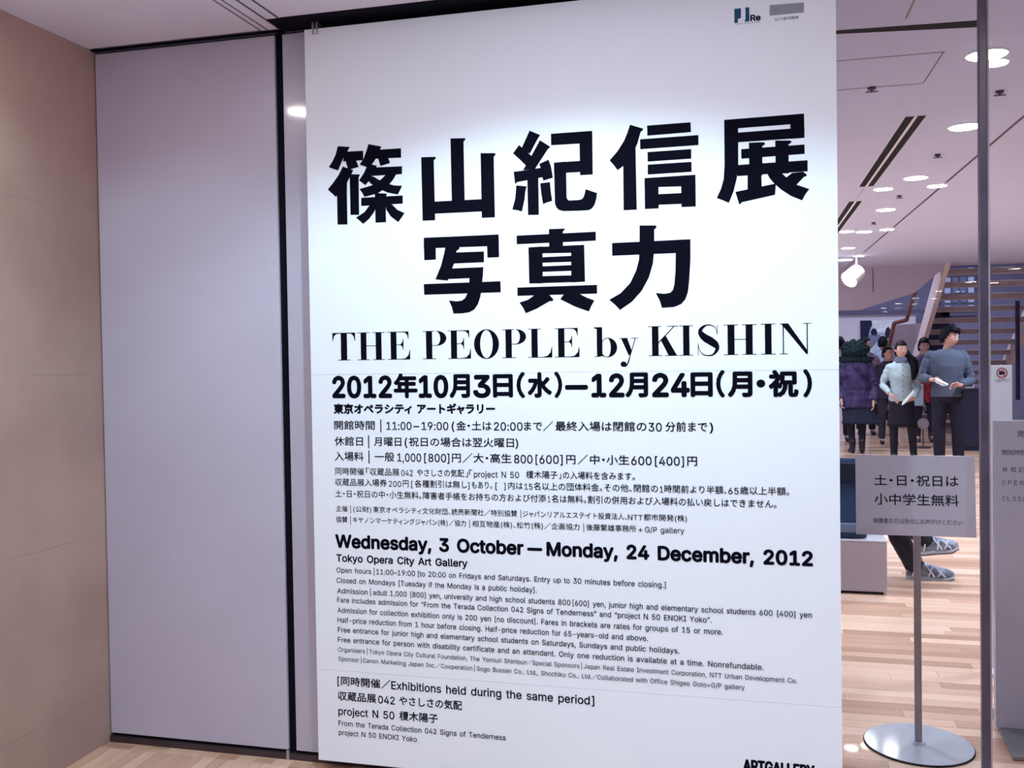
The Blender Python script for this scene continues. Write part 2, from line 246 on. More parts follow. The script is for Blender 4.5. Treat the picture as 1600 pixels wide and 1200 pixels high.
'U':[259,[[129,-4,110,-3,93,1,77,8,63,17,52,27,42,40,36,54,31,70,30,87,30,254,62,254,62,89,63,77,66,66,70,57,77,48,84,40,94,34,104,29,116,27,129,26,143,27,155,29,165,34,175,40,182,48,188,57,193,66,195,77,196,89,196,254,229,254,229,87,227,70,223,54,216,40,207,27,195,17,182,8,166,1,149,-3]]],
'V':[240,[[102,0,8,254,42,254,96,103,108,69,124,15,117,15,133,69,145,103,197,254,231,254,139,0]]],
'W':[343,[[78,0,8,254,41,254,82,98,88,73,93,47,98,20,95,20,100,47,106,73,112,98,153,254,190,254,231,98,237,73,243,47,249,20,244,20,249,47,255,73,261,98,302,254,335,254,265,0,228,0,184,161,176,196,168,237,175,237,167,197,159,161,115,0]]],
'X':[237,[[9,0,109,142,109,118,15,254,52,254,89,200,102,181,112,164,122,146,116,146,126,164,136,181,149,200,187,254,223,254,129,119,129,143,228,0,191,0,146,65,134,83,125,98,115,116,122,116,113,98,103,83,91,65,46,0]]],
'Y':[236,[[102,0,102,104,8,254,46,254,96,172,111,146,116,137,120,127,125,115,112,115,116,127,121,137,126,146,140,172,191,254,228,254,134,104,134,0]]],
'Z':[219,[[21,0,21,23,137,193,153,215,170,238,174,227,143,226,111,226,20,226,20,254,198,254,198,231,84,64,67,40,49,17,45,27,76,28,107,29,200,29,200,0]]],
'[':[137,[[51,-48,51,270,118,270,118,244,80,244,80,-22,118,-22,118,-48]]],
']':[137,[[18,-48,18,-22,57,-22,57,244,18,244,18,270,86,270,86,-48]]],
'a':[195,[[80,-4,68,-4,57,-1,47,2,38,8,30,14,24,22,19,32,16,42,15,54,16,64,18,73,22,80,26,87,32,92,39,97,46,100,54,103,63,105,89,110,117,113,123,114,129,116,133,117,135,120,137,123,138,127,138,128,137,136,136,142,133,148,130,153,125,158,120,161,113,163,106,165,98,165,89,165,82,164,75,161,69,158,63,154,59,150,55,146,52,142,50,137,20,146,26,156,32,165,39,173,48,179,57,184,66,188,77,190,87,192,97,192,104,192,112,191,119,190,128,187,135,184,143,180,150,175,156,168,161,160,165,150,168,139,168,126,168,0,138,0,138,26,136,26,134,21,130,17,126,12,121,8,115,4,108,1,100,-2,90,-4],[85,23,96,23,106,26,114,29,121,34,127,40,132,47,135,54,137,61,138,69,138,95,136,93,133,92,130,91,116,88,100,86,88,84,81,83,74,81,67,79,61,77,56,74,52,70,48,65,47,59,46,52,46,46,48,41,51,36,55,32,59,29,65,26,71,24,78,23]]],
'b':[212,[[115,-4,104,-3,94,-1,86,2,79,6,74,11,69,16,65,21,62,25,59,29,56,29,56,0,26,0,26,254,57,254,57,160,59,160,69,173,73,178,79,182,86,186,94,190,103,192,115,192,130,191,144,187,156,180,168,171,177,160,185,146,191,131,194,113,195,94,194,75,191,58,185,42,177,29,168,17,157,8,144,1,130,-3],[110,23,121,24,131,28,140,33,147,40,153,48,158,58,161,70,163,82,164,95,163,108,161,120,158,131,153,140,147,149,140,156,131,161,121,164,110,165,99,164,89,161,81,156,73,149,67,141,62,131,59,120,57,108,56,95,57,81,59,69,63,58,67,48,73,39,81,32,89,27,99,24]]],
'c':[198,[[104,-4,87,-3,72,1,58,8,46,17,36,29,28,43,22,58,18,75,17,94,18,113,22,130,28,146,36,159,46,171,58,180,72,187,87,191,104,192,113,192,122,191,130,189,138,186,146,182,153,178,159,173,165,167,170,161,174,154,178,146,181,138,151,131,150,136,148,140,145,145,142,149,139,152,135,155,131,158,126,161,121,162,116,164,110,165,104,165,92,164,81,161,73,155,65,148,59,139,54,129,51,118,49,106,48,94,49,81,51,70,54,59,59,49,65,40,73,33,81,28,92,24,104,23,110,24,116,24,121,26,126,28,131,30,135,33,139,36,143,40,146,44,148,49,150,54,152,59,181,51,179,43,175,35,171,28,165,22,160,16,153,11,146,6,138,3,130,0,122,-2,113,-4]]],
'd':[212,[[98,-4,82,-3,68,1,56,8,44,17,35,29,27,42,22,58,18,75,17,94,18,113,22,131,27,146,35,160,45,171,56,180,69,187,83,191,98,192,109,192,118,190,126,186,133,182,139,178,144,173,147,168,151,164,153,160,155,160,155,254,186,254,186,0,156,0,156,29,153,29,151,25,147,21,143,16,139,11,133,6,126,2,118,-1,109,-3],[102,23,113,24,123,27,132,32,139,39,145,48,150,58,153,69,155,81,156,95,155,108,153,120,150,131,145,141,139,149,132,156,123,161,113,164,102,165,91,164,81,161,72,156,65,149,59,140,54,131,51,120,49,108,48,95,49,82,51,70,54,58,59,48,65,40,73,33,81,28,91,24]]],
'e':[202,[[106,-4,88,-3,73,1,58,8,46,17,36,29,28,42,22,58,18,75,17,93,18,112,22,129,28,145,36,159,46,170,58,180,71,187,86,191,103,192,113,192,123,190,133,187,142,183,151,177,160,170,167,162,173,152,179,141,182,128,185,113,186,97,186,85,37,85,37,110,169,110,155,101,154,113,152,124,149,134,144,143,138,151,131,157,123,161,113,164,103,165,92,164,82,161,73,157,66,151,59,143,54,135,51,125,49,116,48,105,48,89,49,75,51,64,55,53,61,44,67,37,76,31,85,26,95,24,106,23,114,23,120,25,127,26,133,29,138,32,143,36,147,41,150,47,153,53,182,45,179,36,174,27,168,20,160,13,151,7,141,2,130,-1,119,-3]]],
'f':[127,[[114,190,114,164,3,164,3,190],[40,0,40,216,41,226,44,235,48,243,53,250,60,255,68,259,76,262,85,264,94,265,100,265,106,264,111,263,115,262,119,261,121,260,114,234,112,235,110,235,107,236,105,237,101,237,97,237,89,236,82,234,77,230,74,225,72,218,71,209,71,0]]],
'g':[213,[[103,-75,90,-75,78,-73,67,-70,57,-66,49,-61,41,-55,35,-49,30,-42,25,-35,51,-20,54,-24,57,-29,61,-33,65,-37,71,-41,77,-44,85,-47,93,-48,103,-49,118,-47,130,-44,141,-38,149,-29,154,-17,156,-3,156,34,153,34,150,30,147,26,143,21,139,16,133,12,126,8,118,5,109,3,97,2,83,4,69,7,56,13,45,22,35,32,28,45,22,60,18,77,17,96,18,114,22,131,27,147,35,160,45,171,56,180,69,187,83,191,98,192,109,192,119,190,127,186,134,182,139,178,144,173,148,168,151,164,154,159,157,159,157,190,186,190,186,-4,185,-20,181,-33,175,-45,167,-54,157,-62,145,-68,132,-72,118,-74],[102,30,113,30,123,33,132,38,139,44,145,51,150,61,153,71,156,83,156,96,156,109,153,121,150,132,145,141,139,150,132,156,123,161,114,164,102,165,91,164,81,161,73,156,65,149,59,141,54,131,51,120,49,109,48,96,49,84,51,72,54,61,59,52,65,44,73,38,81,33,91,30]]],
'h':[205,[[57,113,57,0,26,0,26,254,57,254,57,144,51,144,58,159,66,172,76,181,87,187,100,191,114,192,126,191,137,189,148,184,157,178,164,170,170,160,175,149,178,135,179,120,179,0,148,0,148,118,147,131,143,143,136,152,128,159,117,163,105,165,96,164,88,162,80,159,74,154,68,148,63,141,60,133,58,124]]],
'i':[83,[[26,0,26,190,57,190,57,0],[42,221,36,222,31,224,27,227,23,231,21,236,21,242,21,247,23,252,27,256,31,259,36,261,42,262,47,261,52,259,57,256,60,252,62,247,63,242,62,236,60,231,57,227,52,224,47,222]]],
'j':[83,[[26,190,57,190,57,-15,56,-26,54,-36,51,-45,46,-53,40,-59,32,-65,24,-68,13,-71,2,-71,-5,-71,-5,-43,1,-43,9,-43,15,-40,20,-36,24,-30,26,-23,26,-15],[42,221,36,222,31,224,27,227,23,231,21,236,20,242,21,247,23,252,27,256,31,259,36,261,42,262,47,261,52,259,57,256,60,252,62,247,63,242,62,236,60,231,57,227,52,224,47,222]]],
'k':[190,[[55,68,55,106,60,106,142,190,180,190,92,100,89,100],[26,0,26,254,57,254,57,0],[147,0,74,93,96,114,186,0]]],
'l':[95,[[70,-1,56,0,45,4,37,10,31,19,27,29,26,42,26,254,57,254,57,49,57,42,58,35,60,31,63,28,67,27,73,26,76,26,78,26,80,26,85,27,90,1,88,1,84,0,81,0,77,-1,73,-1]]],
'm':[305,[[26,0,26,190,56,190,56,148,54,148,57,157,61,166,66,173,72,179,79,184,86,188,94,191,102,193,110,193,123,192,134,187,144,180,151,171,157,160,160,147,156,147,159,156,163,164,169,172,175,178,182,183,190,187,199,191,208,192,218,193,229,192,239,190,249,186,257,180,264,173,270,164,275,154,278,141,278,128,278,0,248,0,248,127,247,139,243,149,236,156,228,161,219,164,209,165,201,165,194,163,187,160,181,156,177,151,173,145,170,139,168,131,168,124,168,0,137,0,137,130,136,140,132,148,126,156,119,161,110,164,100,165,92,165,85,163,79,160,73,156,67,151,63,145,60,137,58,129,57,119,57,0]]],
'n':[205,[[57,113,57,0,26,0,26,190,56,190,56,144,51,144,58,159,66,172,76,181,87,187,100,191,114,192,126,191,137,189,147,184,156,178,164,170,170,160,175,149,178,135,179,120,179,0,148,0,148,118,147,131,143,143,136,152,128,159,117,163,105,165,96,164,88,162,80,159,74,154,68,148,63,141,60,133,58,124]]],
'o':[208,[[104,-4,87,-3,72,1,58,8,46,17,36,29,28,43,22,58,18,75,17,94,18,113,22,130,28,146,36,159,46,171,58,180,72,187,87,191,104,192,120,191,136,187,149,180,161,171,171,159,180,146,186,130,189,113,191,94,189,75,186,58,180,43,171,29,161,17,149,8,136,1,120,-3],[104,23,116,24,126,28,135,33,143,40,149,49,154,59,157,70,159,81,160,94,159,106,157,118,154,129,149,139,143,148,135,155,126,161,116,164,104,165,92,164,81,161,73,155,65,148,59,139,54,129,51,118,49,106,48,94,49,81,51,70,54,59,59,49,65,40,73,33,81,28,92,24]]],
'p':[212,[[26,-71,26,190,56,190,56,160,59,160,62,164,65,168,69,173,73,178,79,182,86,186,94,190,103,192,115,192,130,191,144,187,156,180,168,171,177,160,185,146,191,131,194,113,195,94,194,75,191,58,185,42,177,29,168,17,157,8,144,1,130,-3,115,-4,104,-3,94,-1,86,2,79,6,74,11,69,16,65,21,62,25,59,29,57,29,57,-71],[110,23,121,24,131,28,140,33,147,40,153,48,158,58,161,70,163,82,164,95,163,108,161,120,158,131,153,140,147,149,140,156,131,161,121,164,110,165,99,164,89,161,81,156,73,149,67,141,62,131,59,120,57,108,56,95,57,81,59,69,63,58,67,48,73,39,81,32,89,27,99,24]]],
'q':[212,[[186,-71,155,-71,155,29,153,29,151,25,147,21,143,16,139,11,133,6,126,2,118,-1,109,-3,98,-4,82,-3,68,1,56,8,44,17,35,29,27,42,22,58,18,75,17,94,18,113,22,131,27,146,35,160,45,171,56,180,69,187,83,191,98,192,109,192,118,190,126,186,133,182,139,178,144,173,147,168,151,164,153,160,156,160,156,190,186,190],[102,23,113,24,123,27,132,32,139,39,145,48,150,58,153,69,155,81,156,95,155,108,153,120,150,131,145,141,139,149,132,156,123,161,113,164,102,165,91,164,81,161,72,156,65,149,59,140,54,131,51,120,49,108,48,95,49,82,51,70,54,58,59,48,65,40,73,33,81,28,91,24]]],
'r':[130,[[26,0,26,190,56,190,56,160,58,160,62,169,68,177,76,184,85,188,96,191,107,192,115,192,122,192,122,161,115,162,111,163,107,163,103,163,95,162,87,160,80,157,73,153,67,148,63,142,60,135,58,127,57,118,57,0]]],
's':[182,[[91,-4,78,-3,67,-2,56,2,46,6,38,12,31,19,25,27,21,37,18,47,47,53,50,44,55,36,62,30,70,26,80,24,91,23,103,24,113,26,122,31,129,37,133,44,134,51,133,58,131,63,127,68,122,72,115,75,106,78,75,85,59,90,46,96,36,104,29,113,25,124,23,137,24,147,27,157,33,166,39,173,48,180,58,185,69,189,81,191,94,192,106,192,117,190,127,186,136,182,143,176,149,170,155,162,159,154,162,145,134,139,131,146,127,152,121,158,114,163,105,165,94,166,83,165,74,163,65,158,59,153,56,146,54,139,55,132,58,126,62,122,68,118,76,114,86,111,115,105,131,100,143,93,153,86,160,76,164,66,166,53,165,43,161,33,156,24,149,16,140,9,130,3,118,-1,105,-3]]],
't':[114,[[102,190,102,164,3,164,3,190],[32,236,63,236,63,49,64,41,65,35,68,31,72,27,78,26,85,25,87,25,90,25,93,26,101,27,107,1,103,0,100,-1,96,-1,92,-2,88,-2,84,-2,69,-1,56,4,46,11,38,20,34,32,32,46]]],
'u':[205,[[91,-3,79,-2,68,1,57,5,48,12,41,20,35,29,30,41,27,54,26,69,26,190,57,190,57,72,58,58,62,47,68,37,77,31,88,26,100,25,109,26,117,28,125,31,131,36,137,41,142,48,145,57,147,66,148,76,148,190,179,190,179,0,149,0,149,46,154,46,147,30,139,18,129,8,117,2,105,-1]]],
'v':[195,[[81,0,9,190,42,190,83,78,93,43,103,10,92,10,101,43,112,78,152,190,186,190,113,0]]],
'w':[284,[[69,0,11,190,44,190,67,107,77,68,88,21,82,21,93,67,103,107,126,190,158,190,181,107,191,68,201,21,196,21,206,68,217,107,240,190,272,190,215,0,184,0,159,86,152,112,145,140,138,169,145,169,138,140,131,112,124,86,99,0]]],
'x':[189,[[10,0,86,109,86,86,14,190,50,190,74,153,90,127,104,103,88,103,101,127,106,135,111,144,117,153,141,190,176,190,104,84,104,107,179,0,143,0,115,43,100,68,86,91,102,91,89,68,85,60,80,51,74,43,46,0]]],
'y':[195,[[24,-69,31,-43,36,-44,41,-45,47,-45,52,-44,57,-43,61,-41,65,-37,69,-32,72,-26,75,-18,81,-1,9,190,42,190,83,78,93,43,103,10,92,10,101,43,112,78,153,190,186,190,102,-29,98,-38,93,-47,88,-54,83,-59,76,-64,70,-68,62,-70,54,-72,46,-73,41,-72,36,-72,32,-72,29,-71,26,-70]]],
'z':[190,[[21,0,21,23,127,160,127,161,24,161,24,190,166,190,166,165,63,30,63,28,169,28,169,0]]],
'|':[115,[[71,336,71,-82,44,-82,44,336]]],
'–':[175,[[175,122,175,94,0,94,0,122]]],
'—':[350,[[350,122,350,94,0,94,0,122]]],
'“':[150,[[26,159,52,254,75,254,60,159],[87,159,114,254,137,254,122,159]]],
'”':[150,[[26,159,41,254,75,254,49,159],[87,159,102,254,137,254,111,159]]],
}
GL = GLYPHS
_cache = {}
def curve_mesh(c):
    o = bpy.data.objects.new('tmp', c); COL.objects.link(o)
    dg = bpy.context.evaluated_depsgraph_get(); me = bpy.data.meshes.new_from_object(o.evaluated_get(dg))
    vs = [v.co.to_2d() for v in me.vertices]; fs = [tuple(p.vertices) for p in me.polygons]
    bpy.data.objects.remove(o); bpy.data.curves.remove(c); bpy.data.meshes.remove(me)
    return vs, fs
def glyph(ch):
    """(advance, latin?, verts, faces) in ems"""
    if ch in _cache: return _cache[ch]
    if ch in ' \u3000': g = (.28 if ch == ' ' else 1, True, [], [])
    elif ch in GL:
        adv, sp = GL[ch]; pv = []; pe = []
        for s in sp:
            n = len(s)//2; o = len(pv); pv += [Vector((s[2*i], s[2*i+1])) for i in range(n)]; pe += [(o+i, o+(i+1) % n) for i in range(n)]
        r = geometry.delaunay_2d_cdt(pv, pe, [], 1, 1e-4); fs = []
        for f in r[2]:
            c = sum((r[0][i] for i in f), Vector((0, 0)))/len(f); odd = False
            for a, b in pe:
                a, b = pv[a], pv[b]
                if (a.y > c.y) != (b.y > c.y) and c.x < (b.x-a.x)*(c.y-a.y)/(b.y-a.y)+a.x: odd = not odd
            if odd: fs.append(tuple(f))
        g = (adv/500, True, [v/500 for v in r[0]], fs)
    else:
        c = bpy.data.curves.new('g', 'FONT'); c.body = ch; c.size = 1; c.resolution_u = 3; c.dimensions = '2D'; c.fill_mode = 'BOTH'
        vs, fs = curve_mesh(c)
        adv = 1.0; dx = 0
        if ch in '「': adv = .5; dx = -.5
        if ch in '」。、': adv = .5
        if ch == '・': adv = .5; dx = -.25
        if ch in 'ィャュョッ': adv = .82; dx = -.1
        vs = [v+Vector((dx, .07)) for v in vs]
        g = (adv, False, vs, fs)
    _cache[ch] = g; return g
def run(text, capl, emc, track=0):
    """lay out one run from x=0; returns list of (x, size, glyph) and (xmin, xmax)"""
    x = 0; out = []; lo = 1e9; hi = -1e9
    for ch in text:
        g = glyph(ch); s = capl/.508 if g[1] else emc
        if g[2]:
            out.append((x, s, g)); lo = min(lo, x+s*min(v.x for v in g[2])); hi = max(hi, x+s*max(v.x for v in g[2]))
        x += g[0]*s+track*s
    return out, lo, hi
def lettering(parent, items, place, m, bold=0, name='lettering'):
    """items: (text, xa, xb, z, cap, em) in flat metres; place maps (x, z) to a point"""
    bm = bmesh.new()
    lift = 0
    for text, xa, xb, z, cap, em in items:
        lay, lo, hi = run(text, cap, em); k = (xb-xa)/max(hi-lo, 1e-6)
        if text == '|': k = 1
        bold_ = bold*1.8 if bold <= .03 else bold*1.25
        offs = [(0, 0)] if not bold else [(math.cos(a)*bold_, math.sin(a)*bold_) for a in [i*PI/4 for i in range(8)]]
        for (x, s, g) in lay:
            for ox, oz in offs:
                e = em if not g[1] else cap/.76
                lift += 2e-6
                vv = [bm.verts.new(Vector(place(xa+(x+s*v.x-lo)*k+ox*e, z+s*v.y+oz*e))-Vector((0, lift, 0))) for v in g[2]]
                for f in g[3]:
                    try: bm.faces.new([vv[i] for i in f])
                    except ValueError: pass
    me = bpy.data.meshes.new(name); bm.to_mesh(me); bm.free(); me.materials.append(m)
    o = bpy.data.objects.new(name, me); COL.objects.link(o); o.parent = parent; return o
# ================================================================ THE SETTING
XL = -2.446                                    # face of the warm wall
# floors: slabs under the strips
floor = struct(mbox('floor', wood_mat('maple_far', 'x', planks=True), -6, 9, WALL, 40, -.1, 0))
lobby = struct(mbox('floor', wood_mat('maple_lobby_far', 'y', (1.0, .98, 1.0), planks=True), -6, 14, -38, WALL-.001, -.1, 0))
# gallery strips run along the poster, lobby strips run towards the glass; laid 4 mm proud with open joints
wm = wood_mat('maple_strip', 'x'); wl = wood_mat('maple_strip_lobby', 'y', (1.0, .98, 1.0))
def plank_mesh(w, l, axis):
    bm = bmesh.new(); g = .0007
    if axis == 'x': box(bm, g, l-g, g, w-g, 0, .004)
    else: box(bm, g, w-g, g, l-g, 0, .004)
    me = bpy.data.meshes.new('plank'); bm.to_mesh(me); bm.free(); return me
def planks(parent, m, axis, rows, a0, a1, w, rng):
    cache = {}
    cnt = 0
    for r in rows:
        p = a0-rng.random()*.9
        while p < a1:
            l = rng.choice((.6, .75, .9, 1.05)); q0 = max(p, a0); q1 = min(p+l, a1)
            if q1-q0 > .05:
                key = round(q1-q0, 2)
                if key not in cache: cache[key] = plank_mesh(w, q1-q0, axis); cache[key].materials.append(m)
                o = bpy.data.objects.new('plank', cache[key]); COL.objects.link(o); o.parent = parent
                o.location = (q0, r, 0) if axis == 'x' else (r, q0, 0); cnt += 1
            p += l
    return cnt
rng = random.Random(5)
planks(floor, wm, 'x', [WALL+.06+.075*i for i in range(54)], .0, 2.1, .075, rng)
planks(lobby, wl, 'y', [XL+.05*i for i in range(40)], 1.9, WALL-.06, .05, rng)
# ceilings
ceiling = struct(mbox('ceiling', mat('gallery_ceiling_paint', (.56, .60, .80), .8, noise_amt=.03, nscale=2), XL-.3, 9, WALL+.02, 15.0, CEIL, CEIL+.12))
ceil2 = struct(mbox('ceiling', CEILM, XL-.3, 14, -38, WALL-.03, CEIL, CEIL+.12))
slotback = struct(mbox('trim_1', BLACK, XL-.3, 9, WALL-.03, WALL+.02, CEIL+.02, CEIL+.12))
upper = struct(mbox('ceiling', mat('far_ceiling_paint', (.34, .32, .44), .8, noise_amt=.04), XL-.3, 9, 15.0, 21, 4.4, 4.5))
# left wall: stone slabs, thin recessed joints
wall_left = struct(mbox('wall_left', mat('joint_grout', (.42, .295, .25), .7, noise_amt=.1), XL-.2, XL-.0012, -3, WALL+.02, 0, CEIL))
ys = [WALL+.02, 2.27, 1.37, .47, -.43, -1.33, -2.23, -3.0]; zs = [0, .20, .82, 1.44, 2.06, CEIL]
for i in range(len(ys)-1):
    for k in range(len(zs)-1):
        bm = bmesh.new(); box(bm, XL-.02, XL, ys[i+1]+.0004, ys[i]-.0004, zs[k]+.0004, zs[k+1]-.0004)
        finish('slab', bm, STONE, wall_left)
reflection_blocker = struct(mbox('reflection_blocker', mat('blocker_paint', (.10, .095, .13), .8, noise_amt=.1), -6, 14, -38.2, -38, 0, CEIL))  # unseen dark wall added to keep world light out of the glass reflections
# partition of tall painted panels behind the poster, black gap between them
wall_back = struct(mbox('wall_back', BLACK, XL-.02, .24, WALL+.025, WALL+.07, 0, CEIL))
xa = onY(428, 50, WALL).x; xb = onY(440.5, 50, WALL).x; pt = onY(147, 83.5, WALL).z; pb = .035
mbox('panel', PANELM, XL+.004, xa, WALL, WALL+.03, pb, pt-.004, wall_back, .002)
mbox('panel', mat('gloss_partition', (.48, .46, .58), .30, noise_amt=.04, nscale=3, spec=.4, coat=.6), xb, .235, WALL, WALL+.03, pb, pt-.004, wall_back, .002)
mbox('floor_channel', DARKM, XL, .24, WALL-.004, WALL+.03, .0, .024, wall_back, .001)
mbox('gap_strip', BLACK, xa, xb, WALL+.012, WALL+.03, 0, CEIL, wall_back)
mbox('pivot_pin', STEEL, xa-.006, xa+.006, WALL-.006, WALL+.004, .0, .034, wall_back)
# ceiling rails of the sliding wall, running to the camera
rl = [onZ(412, 50, CEIL).x, onZ(421, 48, CEIL).x, onZ(440, 46.5, CEIL).x, onZ(451, 38.5, CEIL).x]
rail = struct(mbox('trim_2', CEILM, rl[0]-.004, rl[3]+.006, .6, WALL-.03, CEIL-.0015, CEIL))
for x, w in zip(rl, (.004, .004, .007, .007)):
    mbox('rail_slot', DARKM, x-w/2, x+w/2, .6, WALL-.03, CEIL-.003, CEIL-.0012, rail)
# black shadow slot over the poster, with the two hanger clips seen in it
slot = struct(mbox('trim_3', BLACK, xb+.01, .9, WALL-.13, WALL-.0, CEIL-.004, CEIL+.0))
shadow = struct(mbox('trim_4', BLACK, XL, xb+.01, WALL-.018, WALL+.0, CEIL-.004, CEIL))
# ---------------------------------------------------------------- poster
YP = 3.105
px0 = onY(475.5, 47, YP).x; px1 = onY(1311, 600, YP).x; ptop = onY(600, 33.5, YP).z
poster = thing('exhibition_poster', 'very tall white exhibition poster with huge black kanji title hanging in front of the panels', 'poster', ((px0+px1)/2, YP, .04))
PO = Vector(((px0+px1)/2, YP, .04))
j1 = onY(900, 581.5, YP).z; j2 = onY(856, 1072, YP).z
for a, b in ((.04, j2-.0004), (j2+.0004, j1-.0004), (j1+.0004, ptop)):
    bm = bmesh.new(); box(bm, px0-PO.x, px1-PO.x, 0, .012, a-.04, b-.04); finish('sheet', bm, PAPER, poster)
for x in (495, 501):
    p = onY(x, 40, YP+.03); bm = bmesh.new(); box(bm, p.x-PO.x-.004, p.x-PO.x+.004, -.004, .03, ptop-.06, CEIL-.045)
    finish('hanger', bm, STEEL, poster)
def PL(x, z, d=.0008): return (x-PO.x, -d, z-PO.z)
def pw(px, py): v = onY(px, py, YP-.0008); return v.x, v.z
def ppm(px, py): return F/((onY(px, py, YP)-Vector((0, 0, EYE))).dot(fwd))   # pixels per metre on the poster
def line(y0, x0, items, hl, hc, bold=0, m=INK):
    z = pw(x0, y0)[1]; s = ppm(x0, y0); it = []
    for text, a, b in items:
        if text == '|': it.append((text, pw(a, y0)[0], pw(a, y0)[0]+.001, z, hl/s, hc/.90/s)); continue
        it.append((text, pw(a, y0)[0], pw(b, y0)[0], z, hl/s, hc/.90/s))
    return lettering(poster, it, PL, m, bold)
line(620.5, 521, [('2012', 521, 611), ('年', 617, 651), ('10', 656, 699), ('月', 704, 733), ('3', 741, 765), ('日', 772, 800), ('（', 809, 819), ('水', 826, 861), ('）', 868, 877), ('–', 885, 917),
     ('12', 926, 974), ('月', 979, 1011), ('24', 1021, 1076), ('日', 1081, 1112), ('（', 1121, 1131), ('月', 1139, 1174), ('・', 1184, 1194), ('祝', 1203, 1246), ('）', 1257, 1267)], 31, 34, .036)
line(646, 522, [('東京オペラシティ', 522, 643), ('アートギャラリー', 652.5, 773)], 13, 14.5, .026)
line(671, 522, [('開館時間', 522.5, 585.5), ('|', 594.5, 0), ('11:00', 604, 643), ('–', 646, 655), ('19:00', 659, 700.5), ('(', 706, 710), ('金・土は', 713, 768), ('20:00', 772, 816.5), ('まで', 819, 847), ('／', 849, 864),
     ('最終入場は閉館の', 868, 1010), ('30', 1013.5, 1034), ('分前まで', 1040, 1105), (')', 1109, 1114)], 12, 13.6, .008)
line(696, 523, [('休館日', 523, 567), ('|', 575.5, 0), ('月曜日', 584.5, 627), ('(', 632.5, 636.5), ('祝日の場合は翌火曜日', 639, 803), (')', 805.5, 809.5)], 12, 13.6, .008)
line(719.5, 523, [('入場料', 523, 568), ('|', 576, 0), ('一般', 585.5, 616), ('1,000', 621, 658), ('[', 663, 666), ('800', 669.5, 697), (']', 699, 702), ('円', 706.5, 720), ('／', 723, 738), ('大・高生', 740, 799), ('800', 803.5, 832),
     ('[', 837, 840), ('600', 843, 873), (']', 875.5, 879), ('円', 885, 899), ('／', 903, 918), ('中・小生', 922, 983), ('600', 986.5, 1018), ('[', 1023.5, 1027), ('400', 1030, 1062), (']', 1065, 1068.5), ('円', 1074, 1089)], 12.2, 13.6, .008)
line(741.5, 524, [('同時開催', 524, 569), ('「', 572, 577), ('収蔵品展', 578, 624), ('042', 627, 645), ('やさしさの気配', 651.5, 725), ('」', 727, 731), ('「', 733, 738), ('project N 50', 740.5, 811), ('榎木陽子', 822, 871), ('」の入場料を含みます。', 873, 992)], 9, 11, .005)
line(758.5, 524, [('収蔵品展入場券', 524, 604.5), ('200', 607.5, 627), ('円', 629.5, 638.5), ('[', 642.5, 645), ('各種割引は無し', 648, 730), (']', 731, 733.5), ('もあり。', 737, 769), ('[', 774, 777), (']', 787.5, 790), ('内は', 794, 817), ('15', 819.5, 832),
     ('名以上の団体料金。その他、閉館の', 834, 1028), ('1', 1031, 1036), ('時間前より半額、', 1038, 1135), ('65', 1138, 1154), ('歳以上半額。', 1156, 1233)], 8.8, 11, .005)
line(776.5, 524, [('土・日・祝日の中・小生無料。', 524, 658.5), ('障害者手帳をお持ちの方および付添', 661, 853), ('1', 856, 859.5), ('名は無料。割引の併用および入場料の払い戻しはできません。', 862, 1213)], 8.8, 11, .005)
line(799, 525, [('主催', 525, 543), ('|', 547.5, 0), ('(公財)', 552, 580), ('東京オペラシティ文化財団、読売新聞社／特別協賛', 583, 808), ('|', 813.5, 0), ('ジャパンリアルエステイト投資法人、', 817, 979), ('NTT', 981, 1004), ('都市開発(株)', 1005.5, 1073)], 7.5, 9.2, .004)
line(816, 525, [('協賛', 525, 543), ('|', 547.5, 0), ('キヤノンマーケティングジャパン(株)／協力', 551.5, 728), ('|', 733.5, 0), ('相互物産(株)、松竹(株)／企画協力', 738, 905.5), ('|', 911.5, 0), ('後藤繁雄事務所', 916, 994), ('+', 997, 1004), ('G/P gallery', 1007.5, 1069)], 7.8, 9.2, .004)
line(854.7, 527, [('Wednesday, 3 October', 525, 817), ('–', 825, 846), ('Monday, 24 December, 2012', 855, 1268.7)], 18.8, 20, .028)
line(877, 526, [('Tokyo Opera City Art Gallery', 526, 730)], 10.8, 11, .018)
line(894.4, 526, [('Open hours', 526, 580), ('|', 584, 0), ('11:00–19:00', 588, 648.5), ('[to 20:00 on Fridays and Saturdays. Entry up to 30 minutes before closing.]', 653, 1040)], 7.8, 8, .006)
line(910.4, 526, [('Closed on Mondays [Tuesday if the Monday is a public holiday].', 526, 838.5)], 7.8, 8, .006)
line(926.7, 527, [('Admission', 527, 574.5), ('|', 578.5, 0), ('adult 1,000 [800] yen, university and high school students 800', 583, 891), ('[600] yen, junior high and elementary school students 600 [400] yen', 894.5, 1268)], 7.8, 8, .006)
line(941, 527, [('Fare includes admission for “From the Terada Collection 042 Signs of Tenderness” and “project N 50 ENOKI Yoko”.', 527, 1111.5)], 7.8, 8, .006)
line(957, 527.5, [('Admission for collection exhibition only is 200 yen [no discount]. Fares in brackets are rates for groups of 15 or more.', 527.5, 1129)], 7.8, 8, .006)
line(972.3, 527.5, [('Half-price reduction from 1 hour before closing. Half-price reduction for 65-years-old and above.', 527.5, 1012)], 7.8, 8, .006)
line(987.5, 528, [('Free entrance for junior high and elementary school students on Saturdays, Sundays and public holidays.', 528, 1061)], 7.8, 8, .006)
line(1003, 528, [('Free entrance for person with disability certificate and an attendant. Only one reduction is available at a time. Nonrefundable.', 528, 1192.5)], 7.8, 8, .006)
